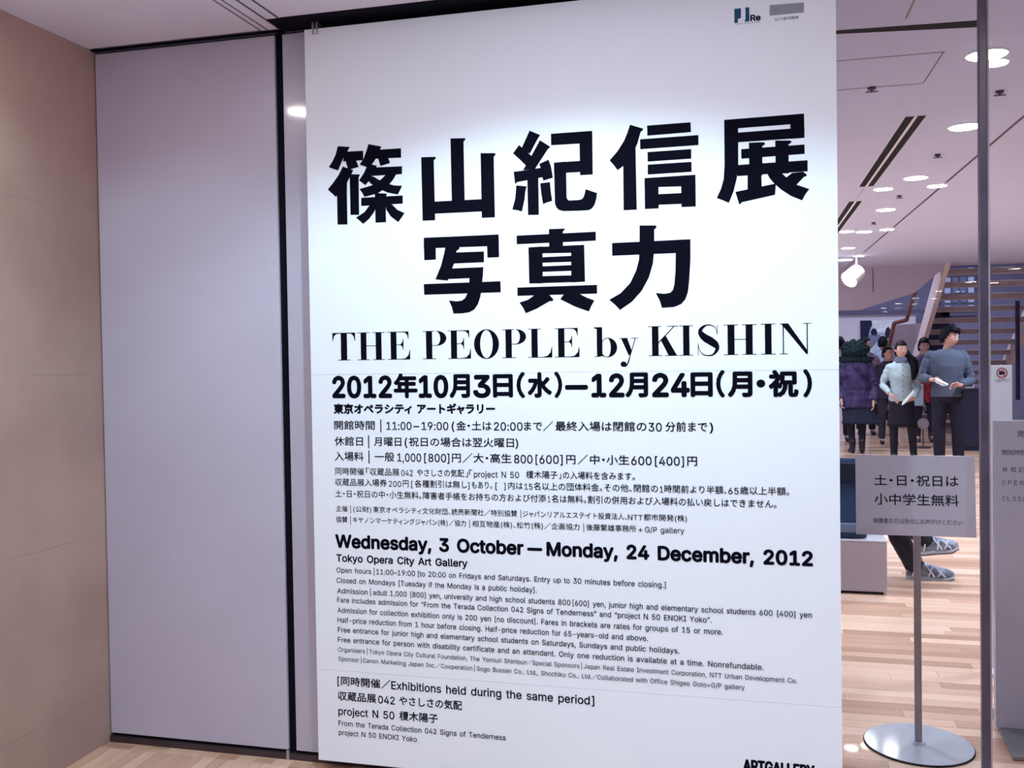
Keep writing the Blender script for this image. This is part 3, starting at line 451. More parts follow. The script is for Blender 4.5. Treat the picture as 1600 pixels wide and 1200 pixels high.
line(1018, 528.5, [('Organisers', 528.5, 570), ('|', 573.5, 0), ('Tokyo Opera City Cultural Foundation, The Yomiuri Shimbun／Special Sponsors', 577, 905), ('|', 908, 0), ('Japan Real Estate Investment Corporation, NTT Urban Development Co.', 912, 1245)], 6.6, 7, .003)
line(1032.4, 529, [('Sponsor', 529, 561), ('|', 564, 0), ('Canon Marketing Japan Inc.／Cooperation', 567, 738), ('|', 741, 0), ('Sogo Bussan Co., Ltd., Shochiku Co., Ltd.／Collaborated with Office Shigeo Goto+G/P gallery', 745, 1163)], 6.6, 7, .003)
line(1070, 528, [('[', 527.5, 530), ('同時開催', 533, 594), ('／', 596, 610), ('Exhibitions held during the same period', 611.5, 921), (']', 924.5, 928)], 12, 13.5, .010)
line(1093.5, 528.5, [('収蔵品展', 528.5, 587.5), ('042', 591, 616.5), ('やさしさの気配', 624, 721.5)], 11.5, 13.5, .010)
line(1116.5, 529, [('project N 50', 529, 616), ('榎木陽子', 624, 684)], 11.5, 13.5, .010)
line(1133.4, 529, [('From the Terada Collection 042 Signs of Tenderness', 529, 790)], 7.8, 8, .006)
line(1148, 529.5, [('project N 50 ENOKI Yoko', 529.5, 651)], 7.8, 8, .006)
line(1204, 1162, [('ARTGALLERY', 1162, 1272)], 17, 17, .03)
# title characters, each one a printed mark of its own, strokes laid on the sheet
def marks(name, polys, ox, oy, k, m=INK, d=.0008):
    bm = bmesh.new()
    for ip, poly in enumerate(polys):
        pts = []; d += 1e-5
        for i in range(0, len(poly), 2):
            x, z = pw(ox+poly[i]/k, oy+poly[i+1]/k); pts.append(Vector(PL(x, z, d)))
        vs = [bm.verts.new(p) for p in pts]
        for t in geometry.tessellate_polygon([pts]):
            try: bm.faces.new([vs[i] for i in t])
            except ValueError: pass
    me = bpy.data.meshes.new(name); bm.to_mesh(me); bm.free(); me.materials.append(m)
    o = bpy.data.objects.new(name, me); COL.objects.link(o); o.parent = poster; return o
A_ = (500, 190, 5.3333)
marks('title_character', [(148,205,248,211,228,250,185,325,150,408,72,380,105,330,130,275), (215,250,360,243,360,322,190,332), (205,300,292,300,322,378,235,403),
 (403,187,512,208,470,300,445,340,405,385,330,358,362,310,385,250), (455,236,675,222,676,300,445,310), (478,290,562,290,585,345,503,370),
 (190,374,278,405,245,470,222,515,180,575,132,628,65,565,110,510,155,445), (140,500,226,500,224,600,229,857,146,858,142,600),
 (247,438,333,440,322,470,326,777,254,777), (400,350,475,368,440,440,415,485,378,530,325,490,365,430), (430,383,683,372,683,437,395,455),
 (560,430,640,430,612,480,560,545,480,598,370,628,350,590,328,562,430,532,510,480), (385,470,440,455,500,490,560,516,620,532,685,535,668,570,648,608,560,590,480,552,420,515),
 (343,635,690,615,690,683,343,703), (457,595,558,600,546,640,551,838,463,842), (420,688,480,688,450,755,410,810,360,853,330,825,300,800,370,755),
 (545,688,600,690,645,735,705,762,680,800,652,838,590,790,553,735)], *A_)
marks('title_character', [(843,297,962,293,966,306,948,322,960,822,855,826), (940,667,1360,645,1360,748,950,768), (1087,140,1208,138,1212,152,1196,165,1206,670,1098,675), (1338,263,1455,262,1465,272,1448,295,1458,798,1348,802)], *A_)
B_ = (780, 170, 5)
marks('title_character', [(237,170,320,205,300,235,240,350,170,320), (155,283,290,400,240,465,205,440,160,395,108,348), (318,245,400,297,380,315,280,470,185,480,250,370),
 (112,492,220,478,330,460,420,538,345,562,337,535,220,558,140,573,124,590), (313,430,386,397,405,450,420,538,345,562,335,500), (218,480,305,470,310,828,225,830),
 (133,598,216,606,205,640,198,710,178,802,140,792,102,787,125,700), (320,582,397,572,403,640,414,720,376,730,342,745,328,660),
 (404,195,725,172,727,265,405,285), (625,190,727,172,731,513,632,519), (427,420,700,402,700,490,428,505),
 (427,420,522,412,527,690,532,706,545,716,620,712,645,706,660,688,668,660,675,627,765,658,760,700,745,750,725,778,700,792,600,797,500,799,465,790,445,768,435,740)], *B_)
marks('title_character', [(1022,124,1125,155,1122,168,1105,180,1080,270,1040,360,990,430,925,480,895,440,862,403,925,330,975,250,1000,190), (967,330,1065,290,1075,788,972,793),
 (1155,131,1495,105,1498,182,1157,210), (1100,238,1556,205,1557,283,1102,316), (1158,338,1500,314,1500,389,1160,413), (1160,436,1502,414,1503,492,1160,514),
 (1135,541,1533,515,1533,603,1135,614), (1135,541,1244,534,1246,778,1138,783), (1420,522,1533,515,1536,763,1424,768), (1140,672,1533,652,1533,738,1140,754)], *B_)
C_ = (1080, 160, 6.6667)
marks('title_character', [(343,182,1175,116,1178,217,345,280), (1030,130,1175,116,1180,368,1035,380), (345,325,1180,262,1180,368,345,425),
 (343,182,488,172,490,650,475,790,440,930,392,1047,330,1020,265,997,310,900,338,800,347,650), (520,487,1180,438,1182,535,522,587), (600,420,750,414,770,425,765,440,740,455,742,760,606,760),
 (875,397,1030,397,1047,407,1040,420,1013,440,1016,740,880,740), (480,652,1212,602,1213,717,480,768), (587,750,730,742,735,880,587,920), (460,932,590,905,882,845,873,962,525,1040,520,1055,500,1060,487,1020),
 (790,740,945,738,1010,800,1100,858,1230,902,1190,955,1155,1020,1040,975,940,910,870,850,820,795), (1050,735,1165,722,1207,755,1195,770,1175,775,1100,855,1040,880,985,785)], *C_)
D_ = (640, 340, 5.3333)
marks('title_character', [(118,168,742,140,745,235,118,257), (118,168,218,163,219,350,122,355), (643,144,742,140,746,330,648,334), (300,230,405,240,416,252,410,266,392,275,375,370,345,450,318,525,215,515,262,400,290,290),
 (385,290,620,282,620,372,355,383), (345,424,615,412,610,500,318,512), (500,440,614,412,604,560,590,660,570,720,540,765,500,788,440,798,365,800,352,745,327,690,390,698,435,692,462,670,480,635,496,560), (118,554,757,530,760,622,122,643)], *D_)
marks('title_character', [(891,150,1552,117,1552,192,893,222), (1160,95,1290,91,1294,100,1277,115,1279,250,1163,250), (990,248,1107,240,1110,548,997,549), (1345,232,1455,226,1462,534,1347,540), (990,248,1455,226,1455,291,990,300),
 (1100,330,1350,318,1350,368,1100,376), (1100,406,1350,396,1350,443,1100,452), (1000,490,1460,478,1461,534,997,549), (898,583,1562,560,1563,633,899,652),
 (1050,640,1165,645,1198,680,1194,695,1165,697,1060,758,968,797,945,750,915,708,985,685), (1285,640,1415,635,1480,668,1540,690,1515,735,1494,782,1380,742,1255,680)], *D_)
E_ = (800, 340, 5.3333)
marks('title_character', [(1063,65,1198,65,1205,75,1200,88,1185,98,1186,250,1175,380,1140,500,1080,610,1000,700,900,770,858,725,810,685,905,630,985,545,1035,440,1058,350,1062,250), (833,212,1487,180,1487,290,835,318),
 (1362,185,1487,180,1487,350,1477,520,1466,620,1445,680,1410,720,1350,745,1250,752,1230,690,1197,628,1270,635,1320,625,1342,600,1352,560,1362,450,1364,290)], *E_)
# THE PEOPLE by KISHIN: high-contrast serif letters drawn in a unit box
def arc(cx, cy, rx, ry, a0, a1, n=14): return [(cx+rx*math.cos(math.radians(a0+(a1-a0)*i/n)), cy+ry*math.sin(math.radians(a0+(a1-a0)*i/n))) for i in range(n+1)]
def R_(x0, x1, y0, y1): return [(x0, y0), (x1, y0), (x1, y1), (x0, y1)]
H_ = .022
def ring_(cx, cy, ro, ri, a0, a1): return arc(cx, cy, ro[0], ro[1], a0, a1)+arc(cx, cy, ri[0], ri[1], a1, a0)
def vstroke(pts):
    P, Rr = smooth_path([(x, y, 0) for x, y, w in pts], [w for x, y, w in pts], 5); L_ = []; Q = []
    for i, p in enumerate(P):
        d = (P[min(i+1, len(P)-1)]-P[max(i-1, 0)]).normalized(); nrm = Vector((-d.y, d.x, 0))*Rr[i][0]/2
        L_.append(((p+nrm).x, (p+nrm).y)); Q.append(((p-nrm).x, (p-nrm).y))
    return L_+Q[::-1]
SER = {
 'T': [R_(.37, .64, 0, 1), R_(.24, .78, 0, H_), R_(0, 1, 1-H_, 1), [(0, 1), (0, .70), (.022, .70), (.07, .88), (.18, .965), (.37, .97), (.37, 1)], [(1, 1), (1, .70), (.978, .70), (.93, .88), (.82, .965), (.64, .97), (.64, 1)]],
 'H': [R_(.12, .33, 0, 1), R_(.67, .88, 0, 1), R_(.2, .8, .50, .50+H_), R_(0, .44, 0, H_), R_(.56, 1, 0, H_), R_(0, .44, 1-H_, 1), R_(.56, 1, 1-H_, 1)],
 'E': [R_(.14, .40, 0, 1), R_(0, .95, 0, H_), R_(0, .93, 1-H_, 1), R_(.3, .70, .52, .52+H_), [(1, 0), (1, .34), (.975, .34), (.93, .16), (.80, .05), (.6, .02), (.6, 0)], [(.94, 1), (.94, .74), (.915, .74), (.88, .88), (.78, .96), (.6, .98), (.6, 1)], [(.71, .74), (.71, .34), (.69, .34), (.66, .46), (.58, .52), (.5, .53), (.58, .545), (.66, .62), (.69, .74)]],
 'P': [R_(.14, .40, 0, 1), R_(0, .56, 0, H_), R_(0, .5, 1-H_, 1), R_(.4, .62, .47, .47+H_), ring_(.58, .735, (.42, .265), (.16, .24), -90, 90)],
 'O': [arc(.5, .5, .5, .52, 0, 360, 36)[:-1]+[(1, .5)]+arc(.5, .5, .25, .49, 360, 0, 36)],
 'L': [R_(.14, .40, 0, 1), R_(0, .98, 0, H_), R_(0, .54, 1-H_, 1), [(1, 0), (1, .36), (.975, .36), (.93, .18), (.80, .06), (.6, .02), (.6, 0)]],
 'b': [R_(.12, .36, .02, 1), [(0, 1), (0, .97), (.14, .93), (.36, .98), (.36, 1)], R_(.0, .28, 0, .02), ring_(.58, .31, (.42, .33), (.14, .31), -90, 90), [(.60, .64), (.46, .62), (.36, .52), (.36, .49), (.48, .60), (.60, .62)], [(.60, -.02), (.44, 0), (.30, .05), (.12, 0), (.12, .02), (.36, .09), (.46, .02), (.60, 0)]],
 'y': [[(.10, 1), (.42, 1), (.66, .28), (.50, .02)], R_(0, .46, 1-.03, 1), R_(.60, 1, 1-.03, 1), [(.86, 1), (.82, 1), (.56, .10), (.40, -.40), (.28, -.53), (.20, -.52), (.20, -.56), (.32, -.57), (.44, -.46), (.50, -.32), (.60, .08)], arc(.22, -.42, .16, .15, 0, 360, 16)],
 'K': [R_(.12, .34, 0, 1), R_(0, .46, 0, H_), R_(0, .44, 1-H_, 1), R_(.56, 1, 0, H_), R_(.64, 1.0, 1-H_, 1), [(.90, 1), (.86, 1), (.34, .47), (.34, .42)], [(.42, .52), (.58, .68), (.96, 0), (.68, 0)]],
 'I': [R_(.28, .73, 0, 1), R_(0, 1, 0, H_), R_(0, 1, 1-H_, 1)],
 'N': [R_(.10, .135, 0, 1), R_(0, .26, 0, H_), R_(0, .20, 1-H_, 1), R_(.87, .905, 0, 1), R_(.76, 1.02, 1-H_, 1), [(.04, 1), (.28, 1), (.90, .10), (.90, 0), (.85, 0)]],
 'S': [vstroke([(.86, .72, .02), (.80, .90, .025), (.62, .985, .035), (.42, 1.0, .04), (.20, .90, .12), (.13, .76, .20), (.30, .60, .26), (.60, .46, .28), (.82, .33, .24), (.86, .20, .16), (.70, .03, .06), (.48, -.01, .035), (.22, .04, .03), (.08, .20, .025), (.04, .36, .02)]), R_(.86, .885, .68, 1.0), R_(.015, .04, 0, .40)],
}
def serif(items):
    bm = bmesh.new()
    for ch, xa, xb, yb, yt in items:
        x0, z0 = pw(xa, yb); x1, _ = pw(xb, yb); z1 = pw((xa+xb)/2, yt)[1]
        for poly in SER[ch]:
            pts = [Vector(PL(x0+(x1-x0)*u, z0+(z1-z0)*v)) for u, v in poly]
            vs = [bm.verts.new(p) for p in pts]
            for t in geometry.tessellate_polygon([pts]):
                try: bm.faces.new([vs[i] for i in t])
                except ValueError: pass
    me = bpy.data.meshes.new('title_word'); bm.to_mesh(me); bm.free(); me.materials.append(INK)
    o = bpy.data.objects.new('title_word', me); COL.objects.link(o); o.parent = poster
def row(s, xs):
    out = []
    for ch, a, b in xs:
        yb = 563.2-(a-520)*.0138; yt = 520.0-(a-520)*.0214
        if ch == 'b': yt = 490+84/4
        if ch == 'y': yt = 528
        out.append((ch, a, b, yb, yt))
    return out
serif(row('', [('T', 520, 555.5), ('H', 559, 601.7), ('E', 606, 641)]))
serif(row('', [('P', 661, 698), ('E', 700, 736), ('O', 741, 780), ('P', 785, 822.5), ('L', 825.5, 863), ('E', 867, 905.5)]))
serif(row('', [('b', 928.5, 964.5), ('y', 967.5, 998)]))
serif(row('', [('K', 1013.5, 1060), ('I', 1061.5, 1083.5), ('S', 1090, 1125.5), ('H', 1131, 1182.5), ('I', 1189, 1212), ('N', 1218.5, 1267)]))
# sponsor marks at the top right
K_ = (1100, 0, 7.27)
marks('sponsor_emblem', [(345,100,420,94,420,205,385,215,385,258,345,262), (470,85,513,82,516,242,458,247,472,215)], *K_, m=TEAL)
marks('sponsor_panel', [(745,58,1135,28,1135,142,745,178)], *K_, m=SILV)
line(32.8, 1173, [('Re', 1173, 1188)], 8.8, 9, .03)
line(38.6, 1148, [('Japan Real Estate', 1148, 1188)], 1.6, 2)
line(33, 1211, [('NTT都市開発', 1211, 1248)], 4.2, 5, 0, INKG)
# ---------------------------------------------------------------- glass doors
gm = bpy.data.materials.new('door_glass'); gm.use_nodes = True; nt = gm.node_tree; nt.nodes.clear()
out = nt.nodes.new('ShaderNodeOutputMaterial'); tr = nt.nodes.new('ShaderNodeBsdfTransparent'); gl = nt.nodes.new('ShaderNodeBsdfGlossy'); mx = nt.nodes.new('ShaderNodeMixShader'); fr = nt.nodes.new('ShaderNodeFresnel')
tr.inputs[0].default_value = (.93, .95, .96, 1); gl.inputs['Roughness'].default_value = 0.0; fr.inputs[0].default_value = 1.36
nt.links.new(fr.outputs[0], mx.inputs[0]); nt.links.new(tr.outputs[0], mx.inputs[1]); nt.links.new(gl.outputs[0], mx.inputs[2]); nt.links.new(mx.outputs[0], out.inputs[0])
sx = onY(1538, 600, WALL).x
def glass_door(name, x0, x1, label, stile):
    d = thing(name, label, 'glass door', ((x0+x1)/2, WALL, 0)); o = Vector(((x0+x1)/2, WALL, 0))
    bm = bmesh.new(); vs = [bm.verts.new(p) for p in ((x0-o.x, .002, .0), (x1-o.x, .002, .0), (x1-o.x, .002, CEIL-.02), (x0-o.x, .002, CEIL-.02))]; bm.faces.new(vs)
    finish('pane', bm, gm, d)
    if stile:
        bm = bmesh.new(); box(bm, stile[0]-o.x, stile[1]-o.x, -.012, .012, 0, CEIL-.02, .003); finish('stile', bm, mat('stile_metal', (.10, .08, .12), .3, .3, noise_amt=.3), d)
        bm = bmesh.new(); box(bm, stile[1]-o.x, stile[1]-o.x+.006, -.006, .006, 0, CEIL-.02); e = finish('edge_seal', bm, mat('pale_seal', (.42, .35, .38), .35, noise_amt=.1), d)
        e['label'] = 'pale translucent edge seal'
    return d
s0 = onY(1530.5, 600, WALL).x; s1 = onY(1544, 600, WALL).x
glass_door('glass_door', .27, s1, 'clear glass door leaf right of the poster, ending at the dark stile', (s0, s1))
glass_door('glass_door', s1+.008, 2.2, 'clear glass door leaf right of the dark stile, cut by the picture edge', None)
# ================================================================ GALLERY CEILING
def ceil_seam(p0, p1, w=.004, name='trim_5'):
    a = onZ(*p0, CEIL); b = onZ(*p1, CEIL); d = (b-a).normalized(); n = Vector((-d.y, d.x, 0))*w/2
    bm = bmesh.new(); prism(bm, [a+n, b+n, b-n, a-n], Vector((0, 0, -.0015))); return struct(finish(name, bm, DARKM))
def seamw(x0, y0, x1, y1, w=.005):
    bm = bmesh.new()
    if abs(x1-x0) > abs(y1-y0): box(bm, x0, x1, y0-w/2, y0+w/2, CEIL-.0015, CEIL)
    else: box(bm, x0-w/2, x0+w/2, y0, y1, CEIL-.0015, CEIL)
    return struct(finish('trim_5', bm, DARKM))
seamw(1.38, 3.2, 1.38, 14.9, .016)
seamw(-1, 4.16, .765, 4.16, .004); seamw(-1, 4.63, .755, 4.63, .004); seamw(.76, 4.16, .76, 4.63, .005); seamw(.55, 3.2, .55, 3.70, .006)
seamw(.82, 7.5, .82, 8.15, .003)
# black door track in the gallery ceiling
tk = mbox('trim_6', BLACK, -.2, s1-.0, 0, 1, CEIL-.03, CEIL-.0005)
bpy.data.objects.remove(tk)
bm = bmesh.new(); a0 = onZ(1306, 49, CEIL); a1 = onZ(1532, 31.5, CEIL); b1 = onZ(1532, 41.5, CEIL); b0 = onZ(1306, 52.5, CEIL)
prism(bm, [a0-(a1-a0), a1, b1, b0-(b1-b0)], Vector((0, 0, -.002))); struct(finish('trim_6', bm, BLACK))
# linear air slots
def air_slot(y0, y1, label):
    t = thing('air_diffuser', label, 'ceiling vent', (.83, (y0+y1)/2, CEIL)); h = (y1-y0)/2
    bm = bmesh.new(); box(bm, -.062, -.058, -h, h, -.002, 0); box(bm, .058, .062, -h, h, -.002, 0); box(bm, -.008, .008, -h, h, -.004, 0); box(bm, -.062, .062, -h-.004, -h, -.002, 0); finish('frame', bm, RING, t)
    for s in (-1, 1):
        bm = bmesh.new(); box(bm, s*.028-.02, s*.028+.02, -h, h, -.003, 0); finish('slot', bm, BLACK, t)
    return t
air_slot(5.27, 7.46, 'long twin slot air diffuser in the gallery ceiling, the nearer one, beside the poster')
air_slot(8.2, 10.6, 'farther short-looking twin slot air diffuser, half hidden by the poster edge')
# downlights
def downlight(x, y, r, label, m=LAMP, power=0, group=None, ang=120):
    t = thing('ceiling_light', label, 'ceiling light', (x, y, CEIL), group=group)
    bm = bmesh.new(); tube(bm, [(0, 0, -.006), (0, 0, 0)], [(r*1.12, r*1.12), (r*1.16, r*1.16)], 28, 1, True, ((1, 0, 0), (0, 1, 0))); finish('ring', bm, RING, t)
    bm = bmesh.new(); disc(bm, (0, 0), r, r, -.009, -.004, 28); finish('lens', bm, m, t)
    if power: spot('downlight_or_fill', (x, y, CEIL-.03), power, ang, .6, (.88, .92, 1.0) if m is LAMP else COOL)
    return t
G = [((1542, 84), .072, 'largest bright round ceiling light, overlapping the dark door stile at upper right', 30),
     ((1508, 197), .078, 'second largest oval-looking ceiling light, left of the dark stile', 34),
     ((1431, 277), .075, 'third ceiling light of the central row, beyond the air slot end', 34),
     ((1380, 294.5), .065, 'thin ceiling light just right of the near end of the twin slot', 20),
     ((1464, 289.5), .065, 'ceiling light lying on the long dark ceiling line, nearest of those on it', 24),
     ((1384, 327), .075, 'fourth ceiling light of the central row, below the twin slot end', 34),
     ((1323, 361), .07, 'ceiling light touching the poster edge, left one of a close pair', 24),
     ((1350, 361.5), .075, 'bright ceiling light, right one of the close pair beside the poster', 34),
     ((1386, 358), .065, 'second ceiling light lying on the long dark ceiling line', 24),
     ((1325, 387), .075, 'small ceiling light near the poster edge just above the spotlight', 34),
     ((1342, 399.5), .065, 'farthest ceiling light on the long dark line, over the spotlight stem', 24),
     ((1320, 405.5), .10, 'faint wide ceiling light at the poster edge left of the spotlight stem', 24)]
for (x, y), r, lab, p in G:
    q = onZ(x, y, CEIL); downlight(q.x, q.y, r, lab, LAMP, p*2.0)
for (x, y) in LOBBY: downlight(x, y, .06, 'round lobby ceiling light above the poster, seen only as a reflection', LAMPR, 0, 'lobby lights over the poster')
for i in range(7): downlight(4.0, 6.34-(16.4+3.05*i), .085, 'round lobby ceiling light seen reflected in the glass doors', LAMPR, 0, 'lobby lights mirrored in the glass')
for i in range(7): downlight(4.5, 6.34-(16.9+3.05*i), .085, 'round lobby ceiling light seen reflected in the glass doors', LAMPR, 0, 'lobby lights mirrored in the glass')
# fill spots added further inside and at the back, no fixtures built
for x, y in ((-1.2, 6), (-1.2, 9), (3.2, 6), (3.2, 9), (3.2, 12), (-.5, 12.5)):
    spot('downlight_or_fill', (x, y, CEIL-.03), 300, 150, .9, (.76, .85, 1.0))
for x, y in ((1.5, 17), (4.2, 17.5), (6.5, 17)): spot('downlight_or_fill', (x, y, 4.3), 330, 150, .9, (.84, .87, 1.0))
# sprinkler heads
SPR = [((1362, 136.5), 'small dark sprinkler head nearest, just right of the poster top'), ((1562, 142), 'small dark sprinkler head right of the door stile'), ((1465, 241), 'wide dark sprinkler head left of the stile above the third light'),
       ((1405, 305.5), 'small sprinkler head between two ceiling lights beyond the twin slot'), ((1365, 347.5), 'sprinkler head between the central row lights above the close pair')]
for (x, y), lab in SPR:
    q = onZ(x, y, CEIL); t = thing('sprinkler_head', lab, 'sprinkler', q)
    bm = bmesh.new(); disc(bm, (0, 0), .018, .018, -.012, 0, 16); finish('rose', bm, DARKM, t)
    bm = bmesh.new(); box(bm, -.004, .004, -.004, .004, -.020, -.010); box(bm, -.026, .026, -.006, .006, -.023, -.019); finish('deflector', bm, DARKM, t)
# spotlight on its stem
q = onZ(1338, 401, CEIL); t = thing('spotlight', 'white cylindrical ceiling spotlight on a stem, glowing, right of the poster edge', 'spotlight', q)
bm = bmesh.new(); tube(bm, [(0, 0, 0), (0, 0, -.17)], [.012, .012], 10, 1); finish('stem', bm, RING, t)
hd = Vector((.5, -.55, .48)).normalized(); c = Vector((-.045, -.03, -.255)); fd = Vector((-.62, -.55, -.55)).normalized()
bm = bmesh.new(); tube(bm, [c-fd*.13, c-fd*.11, c+fd*.09], [.085, .105, .115], 24, 1); finish('housing', bm, mat('white_enamel', (.75, .78, .8), .35, noise_amt=.04), t)
bm = bmesh.new(); tube(bm, [c+fd*.088, c+fd*.096], [.106, .106], 24, 1); finish('lens', bm, LAMP, t)
# ================================================================ BACK OF THE GALLERY
wb = struct(mbox('wall_far', BLUEW, -3, 9, 20.6, 20.8, 0, 4.5))
# pale wall piece with the mural
w2 = struct(mbox('wall_middle', WHITEP, -2, 3.15, 20.2, 20.4, 0, 2.16)); 
struct(mbox('trim_7', mat('dark_trim', (.12, .12, .2), .5, noise_amt=.1), -2, 3.4, 20.12, 20.2, 2.13, 2.2))
wr = struct(mbox('wall_right', mat('cool_wall_paint', (.30, .28, .38), .8, noise_amt=.05), 5.35, 5.5, 5.5, 21, 0, 4.5))
wr2 = struct(mbox('wall_right', BLUEW, 5.0, 7, 16.0, 16.1, 0, 4.4))
# slanting bulkhead under the end of the ceiling
bm = bmesh.new(); Yb = 15.0
f = [onY(1480, 427, Yb), onY(1430, 457, Yb), onY(1345, 484, Yb)]
pts = [Vector((-2.6, Yb, f[2].z-.0)), Vector((f[2].x, Yb, f[2].z)), Vector((f[1].x, Yb, f[1].z)), Vector((f[0].x, Yb, CEIL-.02)), Vector((5.35, Yb, CEIL-.02)), Vector((5.35, Yb, CEIL+.3)), Vector((-2.6, Yb, CEIL+.3))]
prism(bm, pts, Vector((0, .15, 0))); bulk = struct(finish('wall_bulkhead', bm, mat('bulkhead_paint', (.52, .45, .53), .8, noise_amt=.04)))
sx_ = onY(1364, 430, Yb); mbox('panel_joint', DARKM, sx_.x-.006, sx_.x+.006, Yb-.004, Yb, 2.3, CEIL-.03, bulk)
# window with bright panes behind the stair
wx0 = onY(1474, 430, 20.5).x; wx1 = onY(1523, 430, 20.5).x; wz1 = 3.05; wz0 = 2.12
win = struct(mbox('window_1', mat('window_frame', (.14, .15, .24), .5, noise_amt=.1), wx0-.05, wx1+.05, 20.5, 20.6, wz0-.05, wz1+.05))
PANE = mat('lit_pane', (.35, .42, .62), .25, noise_amt=.2, nscale=1.2, emit=(.40, .46, .78), es=.35)
PANE2 = mat('dim_pane', (.16, .20, .36), .25, noise_amt=.2, nscale=1.2, emit=(.3, .34, .6), es=.12)
nx = 4
for i in range(nx):
    for k in range(5):
        a = wx0+(wx1-wx0)*i/nx; b = wx0+(wx1-wx0)*(i+1)/nx; c0 = wz0+(wz1-wz0)*k/5; c1 = wz0+(wz1-wz0)*(k+1)/5
        mbox('pane', PANE if i in (0, 3) else PANE2, a+.02, b-.02, 20.47, 20.51, c0+.03, c1-.03, win)
dk = [onY(a, b, 20.5) for a, b in ((1446, 487), (1484, 487))]
struct(mbox('dark_panel', mat('dark_gap_backing', (.012, .010, .03), .8, noise_amt=.2, spec=.1), dk[0].x, dk[1].x, 20.5, 20.6, 0, dk[0].z))  # dark panel added behind the stair so the tread gaps look black
# framed mural: black and white crowd scene, abstract patches of a photograph
MX0, MX1, MZ0, MZ1 = onY(1344, 500, 20.15).x, onY(1402, 500, 20.15).x, onY(1344, 565, 20.15).z, onY(1344, 501, 20.15).z
mur = thing('photo_mural', 'big black and white photograph of figures and bright sky on the far pale wall', 'picture', ((MX0+MX1)/2, 20.17, (MZ0+MZ1)/2))
def mm(name, col): return mat(name, col, .6, noise_amt=.25, nscale=7)
bm = bmesh.new(); box(bm, (MX0-MX1)/2, (MX1-MX0)/2, -.02, .02, (MZ0-MZ1)/2, (MZ1-MZ0)/2); finish('print_sheet', bm, mm('mural_sky', (.50, .60, .78)), mur)
def patch(polys, m, d=.024):
    w = MX1-MX0; h = MZ1-MZ0
    for poly in polys:
        bm = bmesh.new()
        pts = [Vector(((u-.5)*w, -d, (.5-v)*h)) for u, v in poly]; vs = [bm.verts.new(p) for p in pts]
        for t in geometry.tessellate_polygon([pts]):
            try: bm.faces.new([vs[i] for i in t])
            except ValueError: pass
        me = bpy.data.meshes.new('printed_shape'); bm.to_mesh(me); bm.free(); me.materials.append(m); o = bpy.data.objects.new('printed_shape', me); COL.objects.link(o); o.parent = mur
patch([[(.30, .0), (1, 0), (1, .38), (.85, .42), (.62, .30), (.45, .28), (.32, .16)]], mm('mural_white', (.85, .93, 1.0)), .022)
patch([[(0, 0), (.30, 0), (.33, .10), (.26, .22), (.22, .40), (0, .45)], [(.28, .28), (.34, .20), (.42, .20), (.46, .30), (.44, .36), (.30, .36)], [(.66, .34), (.70, .20), (.76, .16), (.82, .24), (.84, .40), (.70, .46)], [(0, .8), (.10, .66), (.22, .8), (.25, 1), (0, 1)], [(.38, 1), (.42, .84), (.50, .76), (.58, .86), (.60, 1)]], mm('mural_dark', (.015, .02, .06)), .026)
patch([[(0, .42), (.25, .36), (.5, .34), (.62, .44), (.5, .60), (.2, .70), (0, .66)]], mm('mural_mid', (.20, .22, .36)), .024)
patch([[(.20, .78), (.45, .52), (.62, .50), (.62, .8), (.40, .9)]], mm('mural_pale', (.55, .66, .82)), .025)
patch([arc(.70, .70, .17, .24, 200, -20, 12)+arc(.70, .70, .11, .16, -20, 200, 12)], mm('mural_dark', (.015, .02, .06)), .027)
# arrow panel under the mural
q = onY(1358, 562, 20.1); r = onY(1400, 562, 20.1); ap = thing('direction_panel', 'pale upright panel with a small black arrow, under the mural', 'sign', ((q.x+r.x)/2, 20.1, 0)); w = (r.x-q.x)/2; zt = onY(1358, 561, 20.1).z
bm = bmesh.new(); box(bm, -w, w, 0, .04, 0, zt); finish('board', bm, mat('beige_board', (.52, .42, .45), .6, noise_amt=.05), ap)
ac = onY(1368, 568.5, 20.1); ax = ac.x-(q.x+r.x)/2
bm = bmesh.new()
for poly in ([(-.055, .008), (.05, .008), (.05, -.008), (-.055, -.008)], [(.06, 0), (.015, .045), (0, .035), (.04, 0), (0, -.035), (.015, -.045)]):
    pts = [Vector((ax+u, -.002, ac.z+v)) for u, v in poly]; vs = [bm.verts.new(p) for p in pts]
    for t3 in geometry.tessellate_polygon([pts]): bm.faces.new([vs[i] for i in t3])
finish('arrow', bm, INK, ap)
# ---------------------------------------------------------------- staircase rising towards the glass
SX0, SX1 = onY(1436, 541, 17.1).x, onY(1436, 541, 17.1).x+1.5
st = thing('staircase', 'open-tread staircase with pale sloping stringer behind the visitors', 'staircase', (SX0, 19.6, 0))
STR = mat('pale_stringer_paint', (.66, .56, .56), .5, noise_amt=.05); TRM = mat('tread_wood', (.40, .32, .34), .45, noise_amt=.2); RAILW = mat('handrail_wood', (.16, .060, .040), .4, noise_amt=.25)
RISE, GO = .175, .285; NT = 19
for i in range(1, NT+1):
    z = RISE*i; y = -GO*i; bm = bmesh.new(); box(bm, .06, SX1-SX0-.06, y-.02, y+GO-.02, z-.08, z, .004); finish('tread', bm, TRM, st)
def stringer(x):
    z1 = RISE*(NT+.5); y1 = -GO*(NT+.5); bm = bmesh.new()
    prism(bm, [Vector((x, .25, 0)), Vector((x, y1, z1+.10)), Vector((x, y1, z1-.34)), Vector((x, -.20, 0))], Vector((.07, 0, 0))); finish('stringer', bm, STR, st)
stringer(-.01); stringer(SX1-SX0-.06)
hp = [(1434, 443, 16.4), (1416.5, 500, 17.6), (1397, 505, 17.8), (1378, 592, 18.0)]
